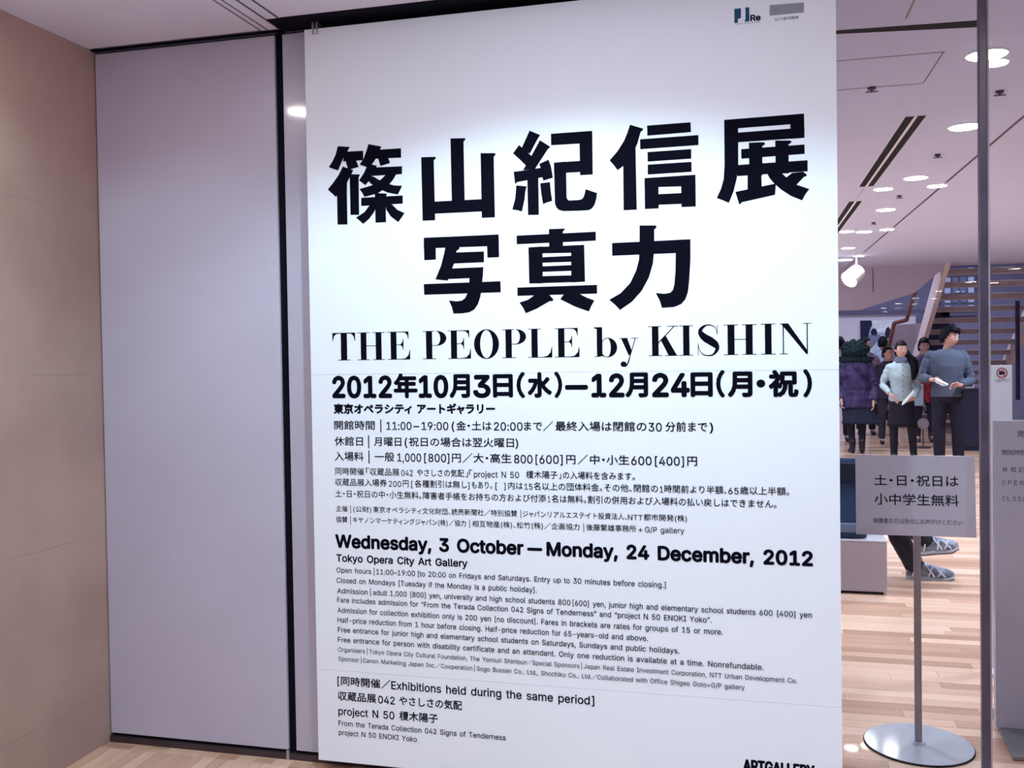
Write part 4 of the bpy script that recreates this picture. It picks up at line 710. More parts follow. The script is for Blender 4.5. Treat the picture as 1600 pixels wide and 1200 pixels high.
hv = [onY(a, b, c)-Vector((SX0, 19.6, 0)) for a, b, c in hp]
bm = bmesh.new()
for a, b in zip(hv[:-1], hv[1:]): tube(bm, [a, b], [.035, .035], 10, 1)
finish('handrail', bm, RAILW, st)
bm = bmesh.new(); pp = [onY(a, b, 18.2)-Vector((SX0, 19.6, 0)) for a, b in ((1398, 508), (1440, 505), (1424, 560), (1424, 640), (1384, 640), (1384, 560))]
prism(bm, pp, Vector((0, .06, 0))); finish('balustrade_panel', bm, mat('taupe_board', (.23, .18, .22), .6, noise_amt=.12), st)
# dark cabinet with a white card right of the grey-sweater man
q = onY(1519, 645, 14.5); cb = thing('cabinet', 'dark low cabinet partly hidden behind the man in grey', 'cabinet', (q.x, 14.5, 0))
DK = mat('dark_lacquer', (.02, .02, .05), .4, noise_amt=.2)
bm = bmesh.new(); box(bm, -.12, .12, 0, .35, .05, .85, .006); finish('body', bm, DK, cb); bm = bmesh.new(); box(bm, -.13, .13, -.01, .36, .85, .88, .004); finish('top', bm, DK, cb)
bm = bmesh.new(); box(bm, -.11, .11, .02, .33, 0, .05); finish('plinth', bm, DK, cb)
cs = thing('card_stand', 'small white card in a dark stand on the cabinet', 'card', (q.x-.01, 14.6, .88))
bm = bmesh.new(); box(bm, -.06, .06, -.01, .01, 0, .22, .003); finish('card', bm, mat('white_card', (.7, .72, .78), .5, noise_amt=.03), cs)
bm = bmesh.new(); box(bm, -.025, .03, -.016, -.01, .02, .16); finish('dark_print', bm, INK, cs)
# tall narrow door recess on the right
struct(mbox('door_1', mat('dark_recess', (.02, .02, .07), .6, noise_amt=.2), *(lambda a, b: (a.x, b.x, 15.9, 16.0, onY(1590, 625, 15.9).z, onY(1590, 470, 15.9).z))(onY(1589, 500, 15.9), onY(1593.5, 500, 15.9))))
# ---------------------------------------------------------------- free-standing notices
def local_text(parent, rows, w, h, d, m=INK):
    for text, u0, u1, v, cap, em, bold in rows:
        lettering(parent, [(text, (u0-.5)*w, (u1-.5)*w, (1-v)*h, cap, em)], lambda x, z: (x, -d, z), m, bold)
base = onZ(1435, 1166, 0)
ns = thing('notice_stand', 'grey notice board on a thin pole with round base, saying children enter free', 'sign', (base.x, base.y, 0))
bm = bmesh.new(); disc(bm, (0, 0), .19, .19, .004, .012, 64); o = finish('base', bm, PLATE, ns)
bm = bmesh.new(); tube(bm, [(0, 0, .004), (0, 0, .0095)], [.193, .193], 64, 1, True, ((1, 0, 0), (0, 1, 0))); finish('base_rim', bm, BLACK, ns)
bm = bmesh.new(); box(bm, -.0125, .0125, -.006, .006, .012, onY(1430, 828, base.y).z, .002); finish('pole', bm, mat('pole_metal', (.34, .29, .32), .35, .5, noise_amt=.15), ns)
bm = bmesh.new(); tube(bm, [(0, 0, .012), (0, 0, .02)], [.028, .022], 24, 1); finish('collar', bm, PLATE, ns)
def tilted(parent, cpx, Y, rz, tilt, w, h, m, th=.006):
    bd = None; bm = bmesh.new(); box(bm, -w/2, w/2, 0, th, 0, h, .0008); bd = finish('board', bm, m, parent); return bd
tl = onY(1336.5, 710.5, base.y-.0); tr_ = onY(1523, 710, base.y); bl = onY(1338.5, 833, base.y)
TILT = math.radians(4); rzz = math.radians(0)
bw = (tr_-tl).length*1.0; bh = (tl.z-bl.z)/math.cos(TILT)
bd = tilted(ns, 0, 0, 0, 0, bw, bh, BOARDM); cx_ = ((tl+tr_)/2)-Vector((base.x, base.y, 0))
bd.location = (cx_.x, -.02, bl.z); bd.rotation_euler = (-TILT, 0, rzz)
fx = lambda px: (px-1337.2)/(1522-1337.2); fy = lambda py: (py-710.5)/(833-710.5); pm = bw/(1522-1337)
BT = mat('black_lettering', (.006, .006, .012), .5, noise_amt=.1)
local_text(bd, [('土・日・祝日は', fx(1366.5), fx(1496.5), fy(757), 16*pm, 17.5/.9*pm, .008), ('小中学生無料', fx(1366.5), fx(1496.5), fy(786.5), 16*pm, 18/.9*pm, .008), ('保護者の方は受付にお声がけください', fx(1363.5), fx(1501), fy(815), 8*pm, 8.4/.9*pm, 0)], bw, bh, .0006, BT)
# opening-hours board at the right edge
b0 = onZ(1583, 1190, 0); b1_ = onZ(1546, 1113, 0)
hb = thing('hours_board', 'tall grey opening hours board on a flat plate, cut by the right picture edge', 'sign', (b0.x+.22, 3.98, 0))
bm = bmesh.new(); pp = [Vector((b0.x, b0.y, .006)), Vector((b0.x+.56, b0.y-.0, .006)), Vector((b1_.x+.56, b1_.y, .006)), Vector((b1_.x, b1_.y, .006))]
prism(bm, [p-Vector((b0.x+.22, 3.98, 0)) for p in pp], Vector((0, 0, .012))); finish('base', bm, mat('grey_plate', (.24, .24, .24), .3, .3, noise_amt=.1), hb)
bm = bmesh.new(); prism(bm, [(p-Vector((b0.x+.22, 3.98, .006)))*1.0 for p in pp], Vector((0, 0, .006))); finish('base_rim', bm, BLACK, hb)
YB = 3.98; e0 = onY(1553.5, 657, YB); e1 = onY(1557, 1140, YB); hw = .50
bm = bmesh.new(); box(bm, e0.x-(b0.x+.22), e0.x-(b0.x+.22)+hw, 0, .03, .018, e0.z, .002); hbd = finish('board', bm, mat('satin_board_grey', (.50, .46, .52), .2, noise_amt=.06), hb)
hx0 = e0.x-(b0.x+.22)
def hrow(text, px, py, cap, step, cjk=False):
    p = onY(px, py, YB); s = F/((p-Vector((0, 0, EYE))).dot(fwd)); x = p.x-(b0.x+.22); lay = []
    for i, ch in enumerate(text):
        w = cap*.62 if not cjk else cap*.95
        lettering(hb, [(ch, x+i*step/s, x+(i*step+w)/s, p.z, cap/s, cap/.88/s)], lambda a, z: (a, -.0008, z), INKG, 0)
hrow('開館', 1590.5, 683, 10, 12, True); hrow('開館時間', 1566, 711, 8.2, 8.6, True); hrow('休館日', 1566, 737.5, 8, 12, True); hrow('OPEN', 1566, 757.5, 7, 8.4); hrow('CLOSE', 1566, 782.5, 7, 7.4)
# narrow no-photography notice behind it
n0 = onY(1549, 571, 4.7); n1 = onY(1581.5, 571, 4.7); nc = (n0.x+n1.x)/2
npd = thing('no_photography_notice', 'narrow tall white notice with a red no photography symbol, behind the hours board', 'sign', (nc, 4.7, 0)); hw2 = (n1.x-n0.x)/2
bm = bmesh.new(); box(bm, -hw2, hw2, 0, .02, .02, n0.z, .002); finish('board', bm, mat('notice_white', (.66, .66, .72), .5, noise_amt=.03), npd)
bm = bmesh.new(); box(bm, -hw2-.03, hw2+.03, -.08, .12, 0, .02, .003); finish('foot', bm, RING, npd)
cc = onY(1565.3, 582.5, 4.7); ccx = cc.x-nc; cr = .023
bm = bmesh.new(); n = 32
def flat_ring(bm, cx, cz, r0, r1, d):
    a = [bm.verts.new((cx+r0*math.cos(2*PI*i/32), -d, cz+r0*math.sin(2*PI*i/32))) for i in range(32)]; b = [bm.verts.new((cx+r1*math.cos(2*PI*i/32), -d, cz+r1*math.sin(2*PI*i/32))) for i in range(32)]
    for i in range(32): bm.faces.new([a[i], a[(i+1) % 32], b[(i+1) % 32], b[i]])
flat_ring(bm, ccx, cc.z, cr*.8, cr, .002)
v = [bm.verts.new((ccx+a*cr, -.0022, cc.z+b*cr)) for a, b in ((-.66, .56), (-.56, .66), (.66, -.56), (.56, -.66))]; bm.faces.new([v[0], v[1], v[2], v[3]])
finish('red_ring', bm, RED, npd)
bm = bmesh.new()
box(bm, ccx-.012, ccx+.012, -.0015, -.001, cc.z-.008, cc.z+.006); box(bm, ccx-.004, ccx+.004, -.0015, -.001, cc.z+.006, cc.z+.010); finish('camera_symbol', bm, INK, npd)
t1 = onY(1554.5, 594.5, 4.7); pmm = 1480/4.6
for k, tx in enumerate(('写真撮影は', 'ご遠慮ください')):
    lettering(npd, [(tx, t1.x-nc, t1.x-nc+20/pmm, t1.z-k*.008, .0055, .0065)], lambda a, z: (a, -.001, z), INKG, 0)
# ---------------------------------------------------------------- bench with bag
q = onZ(1386.5, 931.5, 0); bt = onY(1386.5, 845, q.y).z
bn = thing('bench', 'pale grey block bench beside the poster edge', 'bench', (q.x-.6, q.y+.21, 0)); PB = mat('bench_paint', (.42, .37, .41), .5, noise_amt=.04)
bm = bmesh.new(); box(bm, -.6, .6, -.21, .21, .022, bt-.012, .003); finish('body', bm, PB, bn)
bm = bmesh.new(); box(bm, -.602, .602, -.212, .212, bt-.011, bt, .002); finish('top', bm, mat('bench_top', (.58, .60, .66), .35, noise_amt=.04), bn)
bm = bmesh.new(); box(bm, -.58, .58, -.19, .19, 0, .022); finish('plinth', bm, BLACK, bn)
BENCH_T = bt; BENCH = (q.x, q.y)
# ================================================================ PEOPLE
SKIN = mat('skin', (.54, .33, .27), .5, noise_amt=.08, nscale=12); HAIR = mat('black_hair', (.005, .005, .010), .6, spec=.12, noise_amt=.3, nscale=30)
LIP = mat('lips', (.36, .10, .11), .45, noise_amt=.1); EYEM = mat('eye_dark', (.01, .01, .015), .25, noise_amt=.1); EYEW = mat('eye_white', (.6, .6, .62), .3, noise_amt=.03)
def V(*a): return Vector(a)
def skin_obj(verts, edges, radii, root=0, sub=2):
    me = bpy.data.meshes.new('b'); me.from_pydata(verts, edges, []); o = bpy.data.objects.new('b', me); COL.objects.link(o)
    sk = o.modifiers.new('s', 'SKIN'); sk.use_smooth_shade = True; sk.branch_smoothing = .4
    for i, r in enumerate(radii):
        d = me.skin_vertices[0].data[i]; d.radius = r if isinstance(r, tuple) else (r, r); d.use_root = (i == root)
    ss = o.modifiers.new('u', 'SUBSURF'); ss.levels = sub; ss.render_levels = sub
    dg = bpy.context.evaluated_depsgraph_get(); m2 = bpy.data.meshes.new_from_object(o.evaluated_get(dg))
    bpy.data.objects.remove(o); bpy.data.meshes.remove(me); return m2
def head_fn(p):
    """unit sphere -> head, face towards -y"""
    x, y, z = p
    front = max(0, -y)
    if z < 0: x *= 1-.34*(-z)**1.3; y *= 1-.16*(-z) if y < 0 else 1-.35*(-z)
    y2 = y
    if front > .3:
        y2 -= .20*math.exp(-((x/.13)**2))*math.exp(-(((z+.16)/.17)**2))          # nose
        y2 += .07*math.exp(-(((abs(x)-.34)/.17)**2))*math.exp(-(((z-.06)/.12)**2))  # eye sockets
        y2 -= .05*math.exp(-((x/.22)**2))*math.exp(-(((z+.46)/.09)**2))           # lips
        y2 -= .06*math.exp(-((x/.25)**2))*math.exp(-(((z+.80)/.14)**2))           # chin
        y2 -= .03*math.exp(-((x/.6)**2))*math.exp(-(((z-.24)/.10)**2))            # brow
    return V(x, y2, z)
def rot_pts(pts, c, M): return [M @ (Vector(p)-c)+c for p in pts]
def hand_chain(verts, edges, rad, wi, wrist, palm_dir, out_dir, curl, s):
    """palm + 4 fingers + thumb hanging off vertex wi; palm_dir = wrist->fingers, out_dir = thumb side"""
    pd = palm_dir.normalized(); od = (out_dir-out_dir.dot(pd)*pd).normalized(); nd = curl.normalized()
    pi = len(verts); verts.append(wrist+pd*.05*s); edges.append((wi, pi)); rad.append((.030*s, .016*s))
    for k, (off, ln) in enumerate(((.026, .072), (.009, .080), (-.009, .075), (-.026, .058))):
        b = wrist+pd*.085*s+od*off*s; prev = pi
        for j, t in enumerate((0, .5, 1)):
            q = b+pd*ln*t*s*(1-.35*t)+nd*ln*.62*t*t*s; verts.append(q); edges.append((prev, len(verts)-1)); rad.append((.0092-.0018*j)*s); prev = len(verts)-1
    prev = pi
    for j, t in enumerate((.3, .7, 1)):
        q = wrist+pd*(.03+.05*t)*s+od*(.028+.030*t)*s+nd*.022*t*s; verts.append(q); edges.append((prev, len(verts)-1)); rad.append((.0115-.002*j)*s); prev = len(verts)-1
def body(root, J, s, headM, hands):
    """one continuous skinned body + sculpted head in the same mesh"""
    vs, es, rd = [], [], []; idx = {}
    def add(n, p, r, par=None):
        idx[n] = len(vs); vs.append(Vector(p)); rd.append(r if isinstance(r, tuple) else (r, r))
        if par: es.append((idx[par], idx[n]))
    add('pelvis', J['pelvis'], (.125*s, .095*s)); add('waist', J['waist'], (.110*s, .085*s), 'pelvis'); add('chest', J['chest'], (.125*s, .095*s), 'waist')
    add('neckb', J['neckb'], (.060*s, .055*s), 'chest'); add('neckt', J['neckt'], .046*s, 'neckb'); add('skull', J['head'], .055*s, 'neckt')
    for sd in 'LR':
        add('sh'+sd, J['sh'+sd], .046*s, 'chest'); add('el'+sd, J['el'+sd], .036*s, 'sh'+sd); add('wr'+sd, J['wr'+sd], .024*s, 'el'+sd)
        pdv, odv, cdv = hands[sd]; hand_chain(vs, es, rd, idx['wr'+sd], J['wr'+sd], pdv, odv, cdv, s)
        add('hi'+sd, J['hi'+sd], .075*s, 'pelvis'); add('kn'+sd, J['kn'+sd], .052*s, 'hi'+sd); add('an'+sd, J['an'+sd], .034*s, 'kn'+sd); add('to'+sd, J['to'+sd], (.034*s, .022*s), 'an'+sd)
    me = skin_obj([tuple(v) for v in vs], es, [r if isinstance(r, tuple) else (r, r) for r in rd])
    bm = bmesh.new(); bm.from_mesh(me); bpy.data.meshes.remove(me)
    hs = (.078*s, .098*s, .122*s); c = J['head']
    blob(bm, c, hs, 28, 22, head_fn, M=headM.to_3x3())
    for sd in (-1, 1): blob(bm, c+headM.to_3x3() @ V(sd*.077*s, .008*s, -.005*s), (.010*s, .020*s, .030*s), 10, 8, M=headM.to_3x3())
    o = finish('body', bm, SKIN, root, True)
    R3 = headM.to_3x3()
    for sd in (-1, 1):
        bm = bmesh.new(); blob(bm, c+R3 @ V(sd*.027*s, -.0835*s, .008*s), (.013*s, .008*s, .0055*s), 12, 8, M=R3); finish('eye', bm, EYEM, root, True)
        bm = bmesh.new(); tube(bm, [c+R3 @ V(sd*.012*s, -.094*s, .030*s), c+R3 @ V(sd*.028*s, -.091*s, .036*s), c+R3 @ V(sd*.045*s, -.078*s, .030*s)], [.003*s]*3, 6, 3); finish('eyebrow', bm, HAIR, root, True)
    bm = bmesh.new(); blob(bm, c+R3 @ V(0, -.0965*s, -.056*s), (.021*s, .007*s, .0062*s), 12, 8, M=R3); finish('mouth', bm, LIP, root, True)
    return o
def fuse(name, bm, m, parent, vox=.011, it=5):
    """garment whose sleeves and body run into one another"""
    me = bpy.data.meshes.new('g'); bmesh.ops.recalc_face_normals(bm, faces=bm.faces); bm.to_mesh(me); bm.free(); o = bpy.data.objects.new('g', me); COL.objects.link(o)
    r = o.modifiers.new('r', 'REMESH'); r.mode = 'VOXEL'; r.voxel_size = vox; r.use_smooth_shade = True
    k = o.modifiers.new('k', 'SMOOTH'); k.iterations = it; k.factor = .5
    m2 = bpy.data.meshes.new_from_object(o.evaluated_get(bpy.context.evaluated_depsgraph_get())); bpy.data.objects.remove(o); bpy.data.meshes.remove(me)
    m2.materials.clear(); m2.materials.append(m); m2.name = name
    o = bpy.data.objects.new(name, m2); COL.objects.link(o); o.parent = parent; return o
def std_joints(s, **k):
    J = dict(pelvis=V(0, 0, .93), waist=V(0, 0, 1.08), chest=V(0, .0, 1.27), neckb=V(0, .012, 1.42), neckt=V(0, .0, 1.50), head=V(0, -.015, 1.585),
             shL=V(-.165, .01, 1.375), elL=V(-.22, .03, 1.09), wrL=V(-.23, -.04, .85), shR=V(.165, .01, 1.375), elR=V(.22, .03, 1.09), wrR=V(.23, -.04, .85),
             hiL=V(-.085, 0, .88), knL=V(-.10, -.015, .49), anL=V(-.105, .02, .085), toL=V(-.115, -.12, .035), hiR=V(.085, 0, .88), knR=V(.10, -.015, .49), anR=V(.105, .02, .085), toR=V(.115, -.12, .035))
    J = {a: b*s for a, b in J.items()}
    for a, b in k.items(): J[a] = Vector(b)
    return J
DOWN = dict(L=(V(0, -.1, -1), V(0, -1, 0), V(.5, -.3, 0)), R=(V(0, -.1, -1), V(0, -1, 0), V(-.5, -.3, 0)))
def hair_cap(root, J, s, headM, m, amp=.10, grow=1.10, back=1.0, front_cut=.30, name='hair', seg=30):
    c = J['head']; R3 = headM.to_3x3(); bm = bmesh.new()
    blob(bm, (0, 0, 0), (1, 1, 1), seg, 22)
    def hl(p):
        t = min(1, max(0, (p.y+.50)/.62)); return front_cut*(1-t)**.8-.62*back*(1-(1-t)**1.6)
    dele = [v for v in bm.verts if v.co.z < hl(v.co)]
    bmesh.ops.delete(bm, geom=dele, context='VERTS')
    for v in bm.verts:
        p = v.co.copy(); f = grow*(1+amp*noise.noise(p*5+c*7)+amp*.6*noise.noise(p*14+c))
        q = V(p.x*.078*s*f, p.y*.100*s*f+.006*s, p.z*.124*s*f+.006*s); v.co = R3 @ q + c
    ext = bmesh.ops.solidify(bm, geom=bm.faces[:], thickness=.006*s)
    return finish(name, bm, m, root, True)
def torso(bm, rings, n=24, mod=None, mi=0):
    tube(bm, [r[0] for r in rings], [(r[1], r[2]) for r in rings], n, 4, True, ((1, 0, 0), (0, 1, 0)), mod, mi)
def sleeve(bm, J, sd, s, r0, r1, r2, mod=None, end=.96):
    a, b, c = J['sh'+sd], J['el'+sd], J['wr'+sd]; inn = a+V((-.05 if sd == 'R' else .05)*s, 0, .0)
    inn.z -= .030*s; a = a.lerp(b, .06)
    tube(bm, [inn, a, a.lerp(b, .5), b, b.lerp(c, .5), b.lerp(c, end)], [r0*s*.60, r0*s*.80, (r0+r1)/2*s, r1*s, (r1+r2)/2*s, r2*s], 16, 4, True, None, mod)
def leg(bm, J, sd, s, r0, r1, r2, end=1.0, start=0.0):
    a, b, c = J['hi'+sd], J['kn'+sd], J['an'+sd]
    tube(bm, [a+V(0, 0, .03*s), a.lerp(b, .5), b, b.lerp(c, .4), b.lerp(c, end)], [r0*s, (r0*.55+r1*.45)*s, r1*s, (r1*.6+r2*.4)*s, r2*s], 16, 4)
def shoe_geo(bm, ank, toe, s, boot=0, h=.07):
    d = (toe-ank); d.z = 0; d.normalize(); u = V(d.y, -d.x, 0); base = V(ank.x, ank.y, 0)
    pts = [base-d*.055*s, base-d*.03*s, base+d*.03*s, base+d*.10*s, base+d*.155*s, base+d*.185*s]
    hh = [.045, .05, .048, .036, .028, .018]; ww = [.022, .032, .034, .042, .036, .018]
    tube(bm, [p+V(0, 0, hh[i]*s) for i, p in enumerate(pts)], [(w*s, hh[i]*s) for i, w in enumerate(ww)], 14, 3, True, (u, (0, 0, 1)))
    if boot: tube(bm, [base+V(0, 0, .05*s), base+V(0, 0, boot*s)], [(.042*s, .048*s), (.052*s, .056*s)], 14, 3)
def shoes(root, J, s, m, boot=0):
    for sd in 'LR':
        bm = bmesh.new(); shoe_geo(bm, J['an'+sd], J['to'+sd], s, boot); finish('shoe', bm, m, root, True)
def paper_at(label, pages, Y, lean):
    PM = mat('leaflet_paper', (.80, .84, .88), .5, noise_amt=.02); c = onY(*pages[0][0], Y)
    t = thing('leaflet', label, 'leaflet', c)
    for k, pg in enumerate(pages):
        bm = bmesh.new(); P0 = [onY(a, b, Y)-c for a, b in pg]; zm = P0[0].z
        prism(bm, [p+V(0, (p.z-zm)*lean+.004*k, 0) for p in P0], V(0, .003, 0)); finish('page', bm, PM, t)
    return t
def ryz(z=0, x=0, y=0): return (Matrix.Rotation(z, 4, 'Z') @ Matrix.Rotation(x, 4, 'X') @ Matrix.Rotation(y, 4, 'Y'))
def hem_skirt(root, z0, z1, r0, r1, s, m, c=V(0, 0, 0), flare=None, amp=.05, name='skirt'):
    bm = bmesh.new(); N = 40; rings = []
    for i in range(9):
        t = i/8; ring = []
        for j in range(N):
            a = 2*PI*j/N; rr = (r0*(1-t)+r1*t)*(1+amp*t*math.sin(a*9+.7)); x = math.cos(a)*rr; y = math.sin(a)*rr*.78
            if flare: x += flare*t*t*max(0, math.cos(a))
            ring.append(bm.verts.new((c.x+x, c.y+y, z0*(1-t)+z1*t)))
        rings.append(ring)
    for i in range(8):
        for j in range(N): bm.faces.new([rings[i][j], rings[i][(j+1) % N], rings[i+1][(j+1) % N], rings[i+1][j]])
    bm.faces.new(rings[0]); bm.faces.new(rings[-1]); return finish(name, bm, m, root, True)
# ---- woman in the purple quilted coat, seen from behind
q = onZ(1338, 708, 0); s = 1.57/1.72
P = thing('person', 'person seen from behind in a quilted purple coat with dark green furry hood', 'person', (q.x, q.y, 0), 0)
J = std_joints(s, elL=V(-.27, .03, 1.02)*s, wrL=V(-.22, -.1, .83)*s, elR=V(.27, .03, 1.02)*s, wrR=V(.24, -.1, .80)*s,
    knL=V(-.075, .0, .47)*s, anL=V(-.055, 0, .085)*s, toL=V(-.075, .12, .03)*s, knR=V(.09, 0, .47)*s, anR=V(.085, 0, .085)*s, toR=V(.10, .12, .03)*s, hiL=V(-.08, 0, .88)*s, hiR=V(.08, 0, .88)*s)
hm = ryz(PI)
body(P, J, s, hm, DOWN)
PUR = mat('purple_quilted_nylon', (.060, .038, .13), .42, nscale=11, col2=(.014, .012, .05), bump=.5, bscale=30)
puff = lambda t, a: 1+.045*abs(math.sin(t*PI*9))
bm = bmesh.new(); torso(bm, [(V(0, .0, .70)*s, .235*s, .175*s), (V(0, 0, .84)*s, .225*s, .17*s), (V(0, 0, .98)*s, .20*s, .15*s), (V(0, 0, 1.10)*s, .20*s, .15*s), (V(0, 0, 1.26)*s, .215*s, .155*s), (V(0, 0, 1.38)*s, .185*s, .13*s), (V(0, 0, 1.45)*s, .09*s, .08*s)], 28, puff)
for sd in 'LR': sleeve(bm, J, sd, s, .088, .074, .052, lambda t, a: 1+.07*abs(math.sin(t*PI*8)))
fuse('quilted_coat', bm, PUR, P)
FUR = mat('dark_green_fur', (.012, .030, .042), .9, noise_amt=.6, nscale=30)
bm = bmesh.new(); blob(bm, V(-.01, .02, 1.58)*s, (.195*s, .18*s, .155*s), 48, 34, None, .30, 4.5); blob(bm, V(0, .03, 1.44)*s, (.245*s, .17*s, .085*s), 40, 24, None, .30, 4.5); finish('fur_hood', bm, FUR, P, True)
NAVY = mat('dark_navy_cloth', (.010, .016, .040), .8, noise_amt=.3, nscale=9)
hem_skirt(P, .74*s, .455*s, .19*s, .235*s, s, NAVY, V(.03, 0, 0), .12*s)
bm = bmesh.new(); [leg(bm, J, sd, s, .085, .060, .042, .97) for sd in 'LR']; finish('tights', bm, mat('black_tights', (.004, .004, .014), .7, noise_amt=.2), P, True)
shoes(P, J, s, mat('black_boot', (.01, .01, .018), .4, noise_amt=.2), .22)
# ---- woman in pale blue
q = onZ(1409, 721, 0); s = 1.56/1.72
P = thing('person', 'person with dark side ponytail, pale blue buttoned top and black skirt, holding a leaflet', 'person', (q.x, q.y, 0), 0)
J = std_joints(s, shL=V(-.150, .01, 1.365)*s, elL=V(-.245, .03, 1.10)*s, wrL=V(-.165, -.13, .97)*s, shR=V(.150, .01, 1.365)*s, elR=V(.225, .02, 1.08)*s, wrR=V(.15, -.15, .90)*s,
    knL=V(-.105, -.01, .49)*s, anL=V(-.10, .02, .085)*s, toL=V(-.12, -.12, .03)*s, knR=V(.13, -.03, .49)*s, anR=V(.165, .03, .085)*s, toR=V(.19, -.11, .03)*s)
hm = ryz(.28, -.05, .06)
body(P, J, s, hm, dict(L=(V(.45, -.45, -.6), V(.2, -.9, .3), V(.3, .0, -.5)), R=(V(-.8, -.5, -.05), V(0, -.3, 1), V(-.1, .5, -.3))))
PB2 = mat('pale_blue_knit', (.36, .47, .52), .8, noise_amt=.12, nscale=20, bump=.2, bscale=80)
bm = bmesh.new(); torso(bm, [(V(0, .0, .86)*s, .172*s, .13*s), (V(0, 0, .92)*s, .170*s, .13*s), (V(0, 0, 1.06)*s, .142*s, .112*s), (V(0, -.012, 1.22)*s, .160*s, .130*s), (V(0, 0, 1.34)*s, .172*s, .11*s), (V(0, 0, 1.40)*s, .125*s, .08*s), (V(0, 0, 1.45)*s, .062*s, .06*s)], 28, lambda t, a: 1+.012*math.sin(t*30+a*3))
for sd in 'LR': sleeve(bm, J, sd, s, .064, .052, .036)
fuse('buttoned_top', bm, PB2, P)
for k in range(7):
    z = 1.38-.075*k; yy = (-.098 if k == 0 else -.125 if k < 2 else -.140 if k < 4 else -.122 if k < 5 else -.132)
    bm = bmesh.new(); blob(bm, V(.005, yy, z)*s, (.007*s, .006*s, .007*s), 10, 6); finish('button', bm, EYEM, P, True)
bm = bmesh.new(); tube(bm, [V(0, 0, 1.41)*s, V(0, -.005, 1.45)*s, V(0, -.005, 1.49)*s], [(.098*s, .088*s), (.085*s, .080*s), (.066*s, .066*s)], 20, 4, True, ((1, 0, 0), (0, 1, 0)), lambda t, a: 1+.05*math.sin(a*5+t*9)); finish('scarf', bm, mat('grey_scarf', (.13, .15, .21), .9, noise_amt=.3, nscale=30), P, True)
hair_cap(P, J, s, hm, HAIR, .05, 1.09, 1.2, .34)
bm = bmesh.new(); tube(bm, [V(.03, .07, 1.60)*s, V(.10, .05, 1.49)*s, V(.155, -.03, 1.40)*s, V(.165, -.08, 1.28)*s, V(.14, -.12, 1.16)*s], [.055*s, .060*s, .066*s, .052*s, .014*s], 14, 5, True, None, lambda t, a: 1+.08*math.sin(a*5+t*7)); finish('ponytail', bm, HAIR, P, True)
BLK = mat('black_cloth', (.004, .004, .014), .8, noise_amt=.3, nscale=9)
hem_skirt(P, .90*s, .505*s, .150*s, .205*s, s, BLK, V(.01, 0, 0), None, .04)
bm = bmesh.new(); [leg(bm, J, sd, s, .085, .063, .045, .97) for sd in 'LR']; finish('tights', bm, MATS['black_tights'], P, True)
shoes(P, J, s, MATS['black_boot'], .12)
paper_at('white leaflet held slanting by the person in pale blue', [[(1428, 608.5), (1427, 613), (1411, 631), (1407, 633), (1409.5, 627)], [(1428, 608.5), (1428, 614), (1413, 630), (1411, 630)]], P.location.y-.185, .4)
# ---- man in the grey sweater
q = onZ(1480, 727, 0); s = 1.74/1.75
P = thing('person', 'man with short black hair in a grey sweater and dark trousers reading a leaflet', 'person', (q.x, q.y, 0), 0)
J = std_joints(s, shL=V(-.19, .01, 1.40)*s, elL=V(-.275, .03, 1.10)*s, wrL=V(-.215, -.19, 1.08)*s, shR=V(.19, .01, 1.40)*s, elR=V(.275, .02, 1.06)*s, wrR=V(.12, -.24, 1.01)*s, head=V(.035, -.035, 1.60)*s, neckt=V(.012, -.005, 1.51)*s,
    knL=V(-.095, -.01, .49)*s, anL=V(-.085, .02, .085)*s, toL=V(-.10, -.12, .03)*s, knR=V(.12, -.01, .49)*s, anR=V(.135, .02, .085)*s, toR=V(.16, -.12, .03)*s, hiR=V(.095, 0, .9)*s)
hm = ryz(.85, .16)
body(P, J, s, hm, dict(L=(V(.85, -.45, -.15), V(0, -.2, 1), V(.2, -.1, -.6)), R=(V(-.95, -.25, .05), V(0, -.4, .9), V(-.1, .0, -.5))))
GS = mat('grey_blue_sweater', (.070, .088, .135), .9, noise_amt=.15, nscale=25, bump=.2, bscale=90)
bm = bmesh.new(); torso(bm, [(V(.0, .0, .86)*s, .188*s, .14*s), (V(0, 0, .90)*s, .186*s, .14*s), (V(0, 0, 1.06)*s, .178*s, .128*s), (V(0, 0, 1.24)*s, .205*s, .140*s), (V(0, 0, 1.36)*s, .215*s, .118*s), (V(0, .0, 1.42)*s, .150*s, .090*s), (V(0, .008, 1.455)*s, .082*s, .072*s)], 28, lambda t, a: 1+.012*math.sin(t*26+a*3))
for sd in 'LR': sleeve(bm, J, sd, s, .074, .062, .044)
fuse('sweater', bm, GS, P)
hair_cap(P, J, s, hm, HAIR, .30, 1.20, .9, .42)
bm = bmesh.new(); c = J['head']; R3 = hm.to_3x3()
for k in range(9):
    a = -1.0+.25*k; p0 = c+R3 @ V(math.sin(a)*.065*s, -.05*s+.02*abs(a)*s, .105*s); p1 = c+R3 @ V(math.sin(a)*.085*s, (-.108+.03*abs(a))*s, (.062+.012*math.sin(k*2.1))*s)
    tube(bm, [p0, p0.lerp(p1, .5)+R3 @ V(0, -.015*s, .02*s), p1], [.020*s, .018*s, .004*s], 8, 3)
finish('fringe', bm, HAIR, P, True)
TR = mat('dark_trouser_cloth', (.008, .008, .022), .85, noise_amt=.25, nscale=14)
bm = bmesh.new(); torso(bm, [(V(.0, 0, .80)*s, .165*s, .125*s), (V(0, 0, .88)*s, .175*s, .13*s), (V(0, 0, .96)*s, .165*s, .12*s)], 24)
for sd in 'LR': leg(bm, J, sd, s, .100, .078, .066, .98)
fuse('trousers', bm, TR, P)
shoes(P, J, s, MATS['black_boot'])
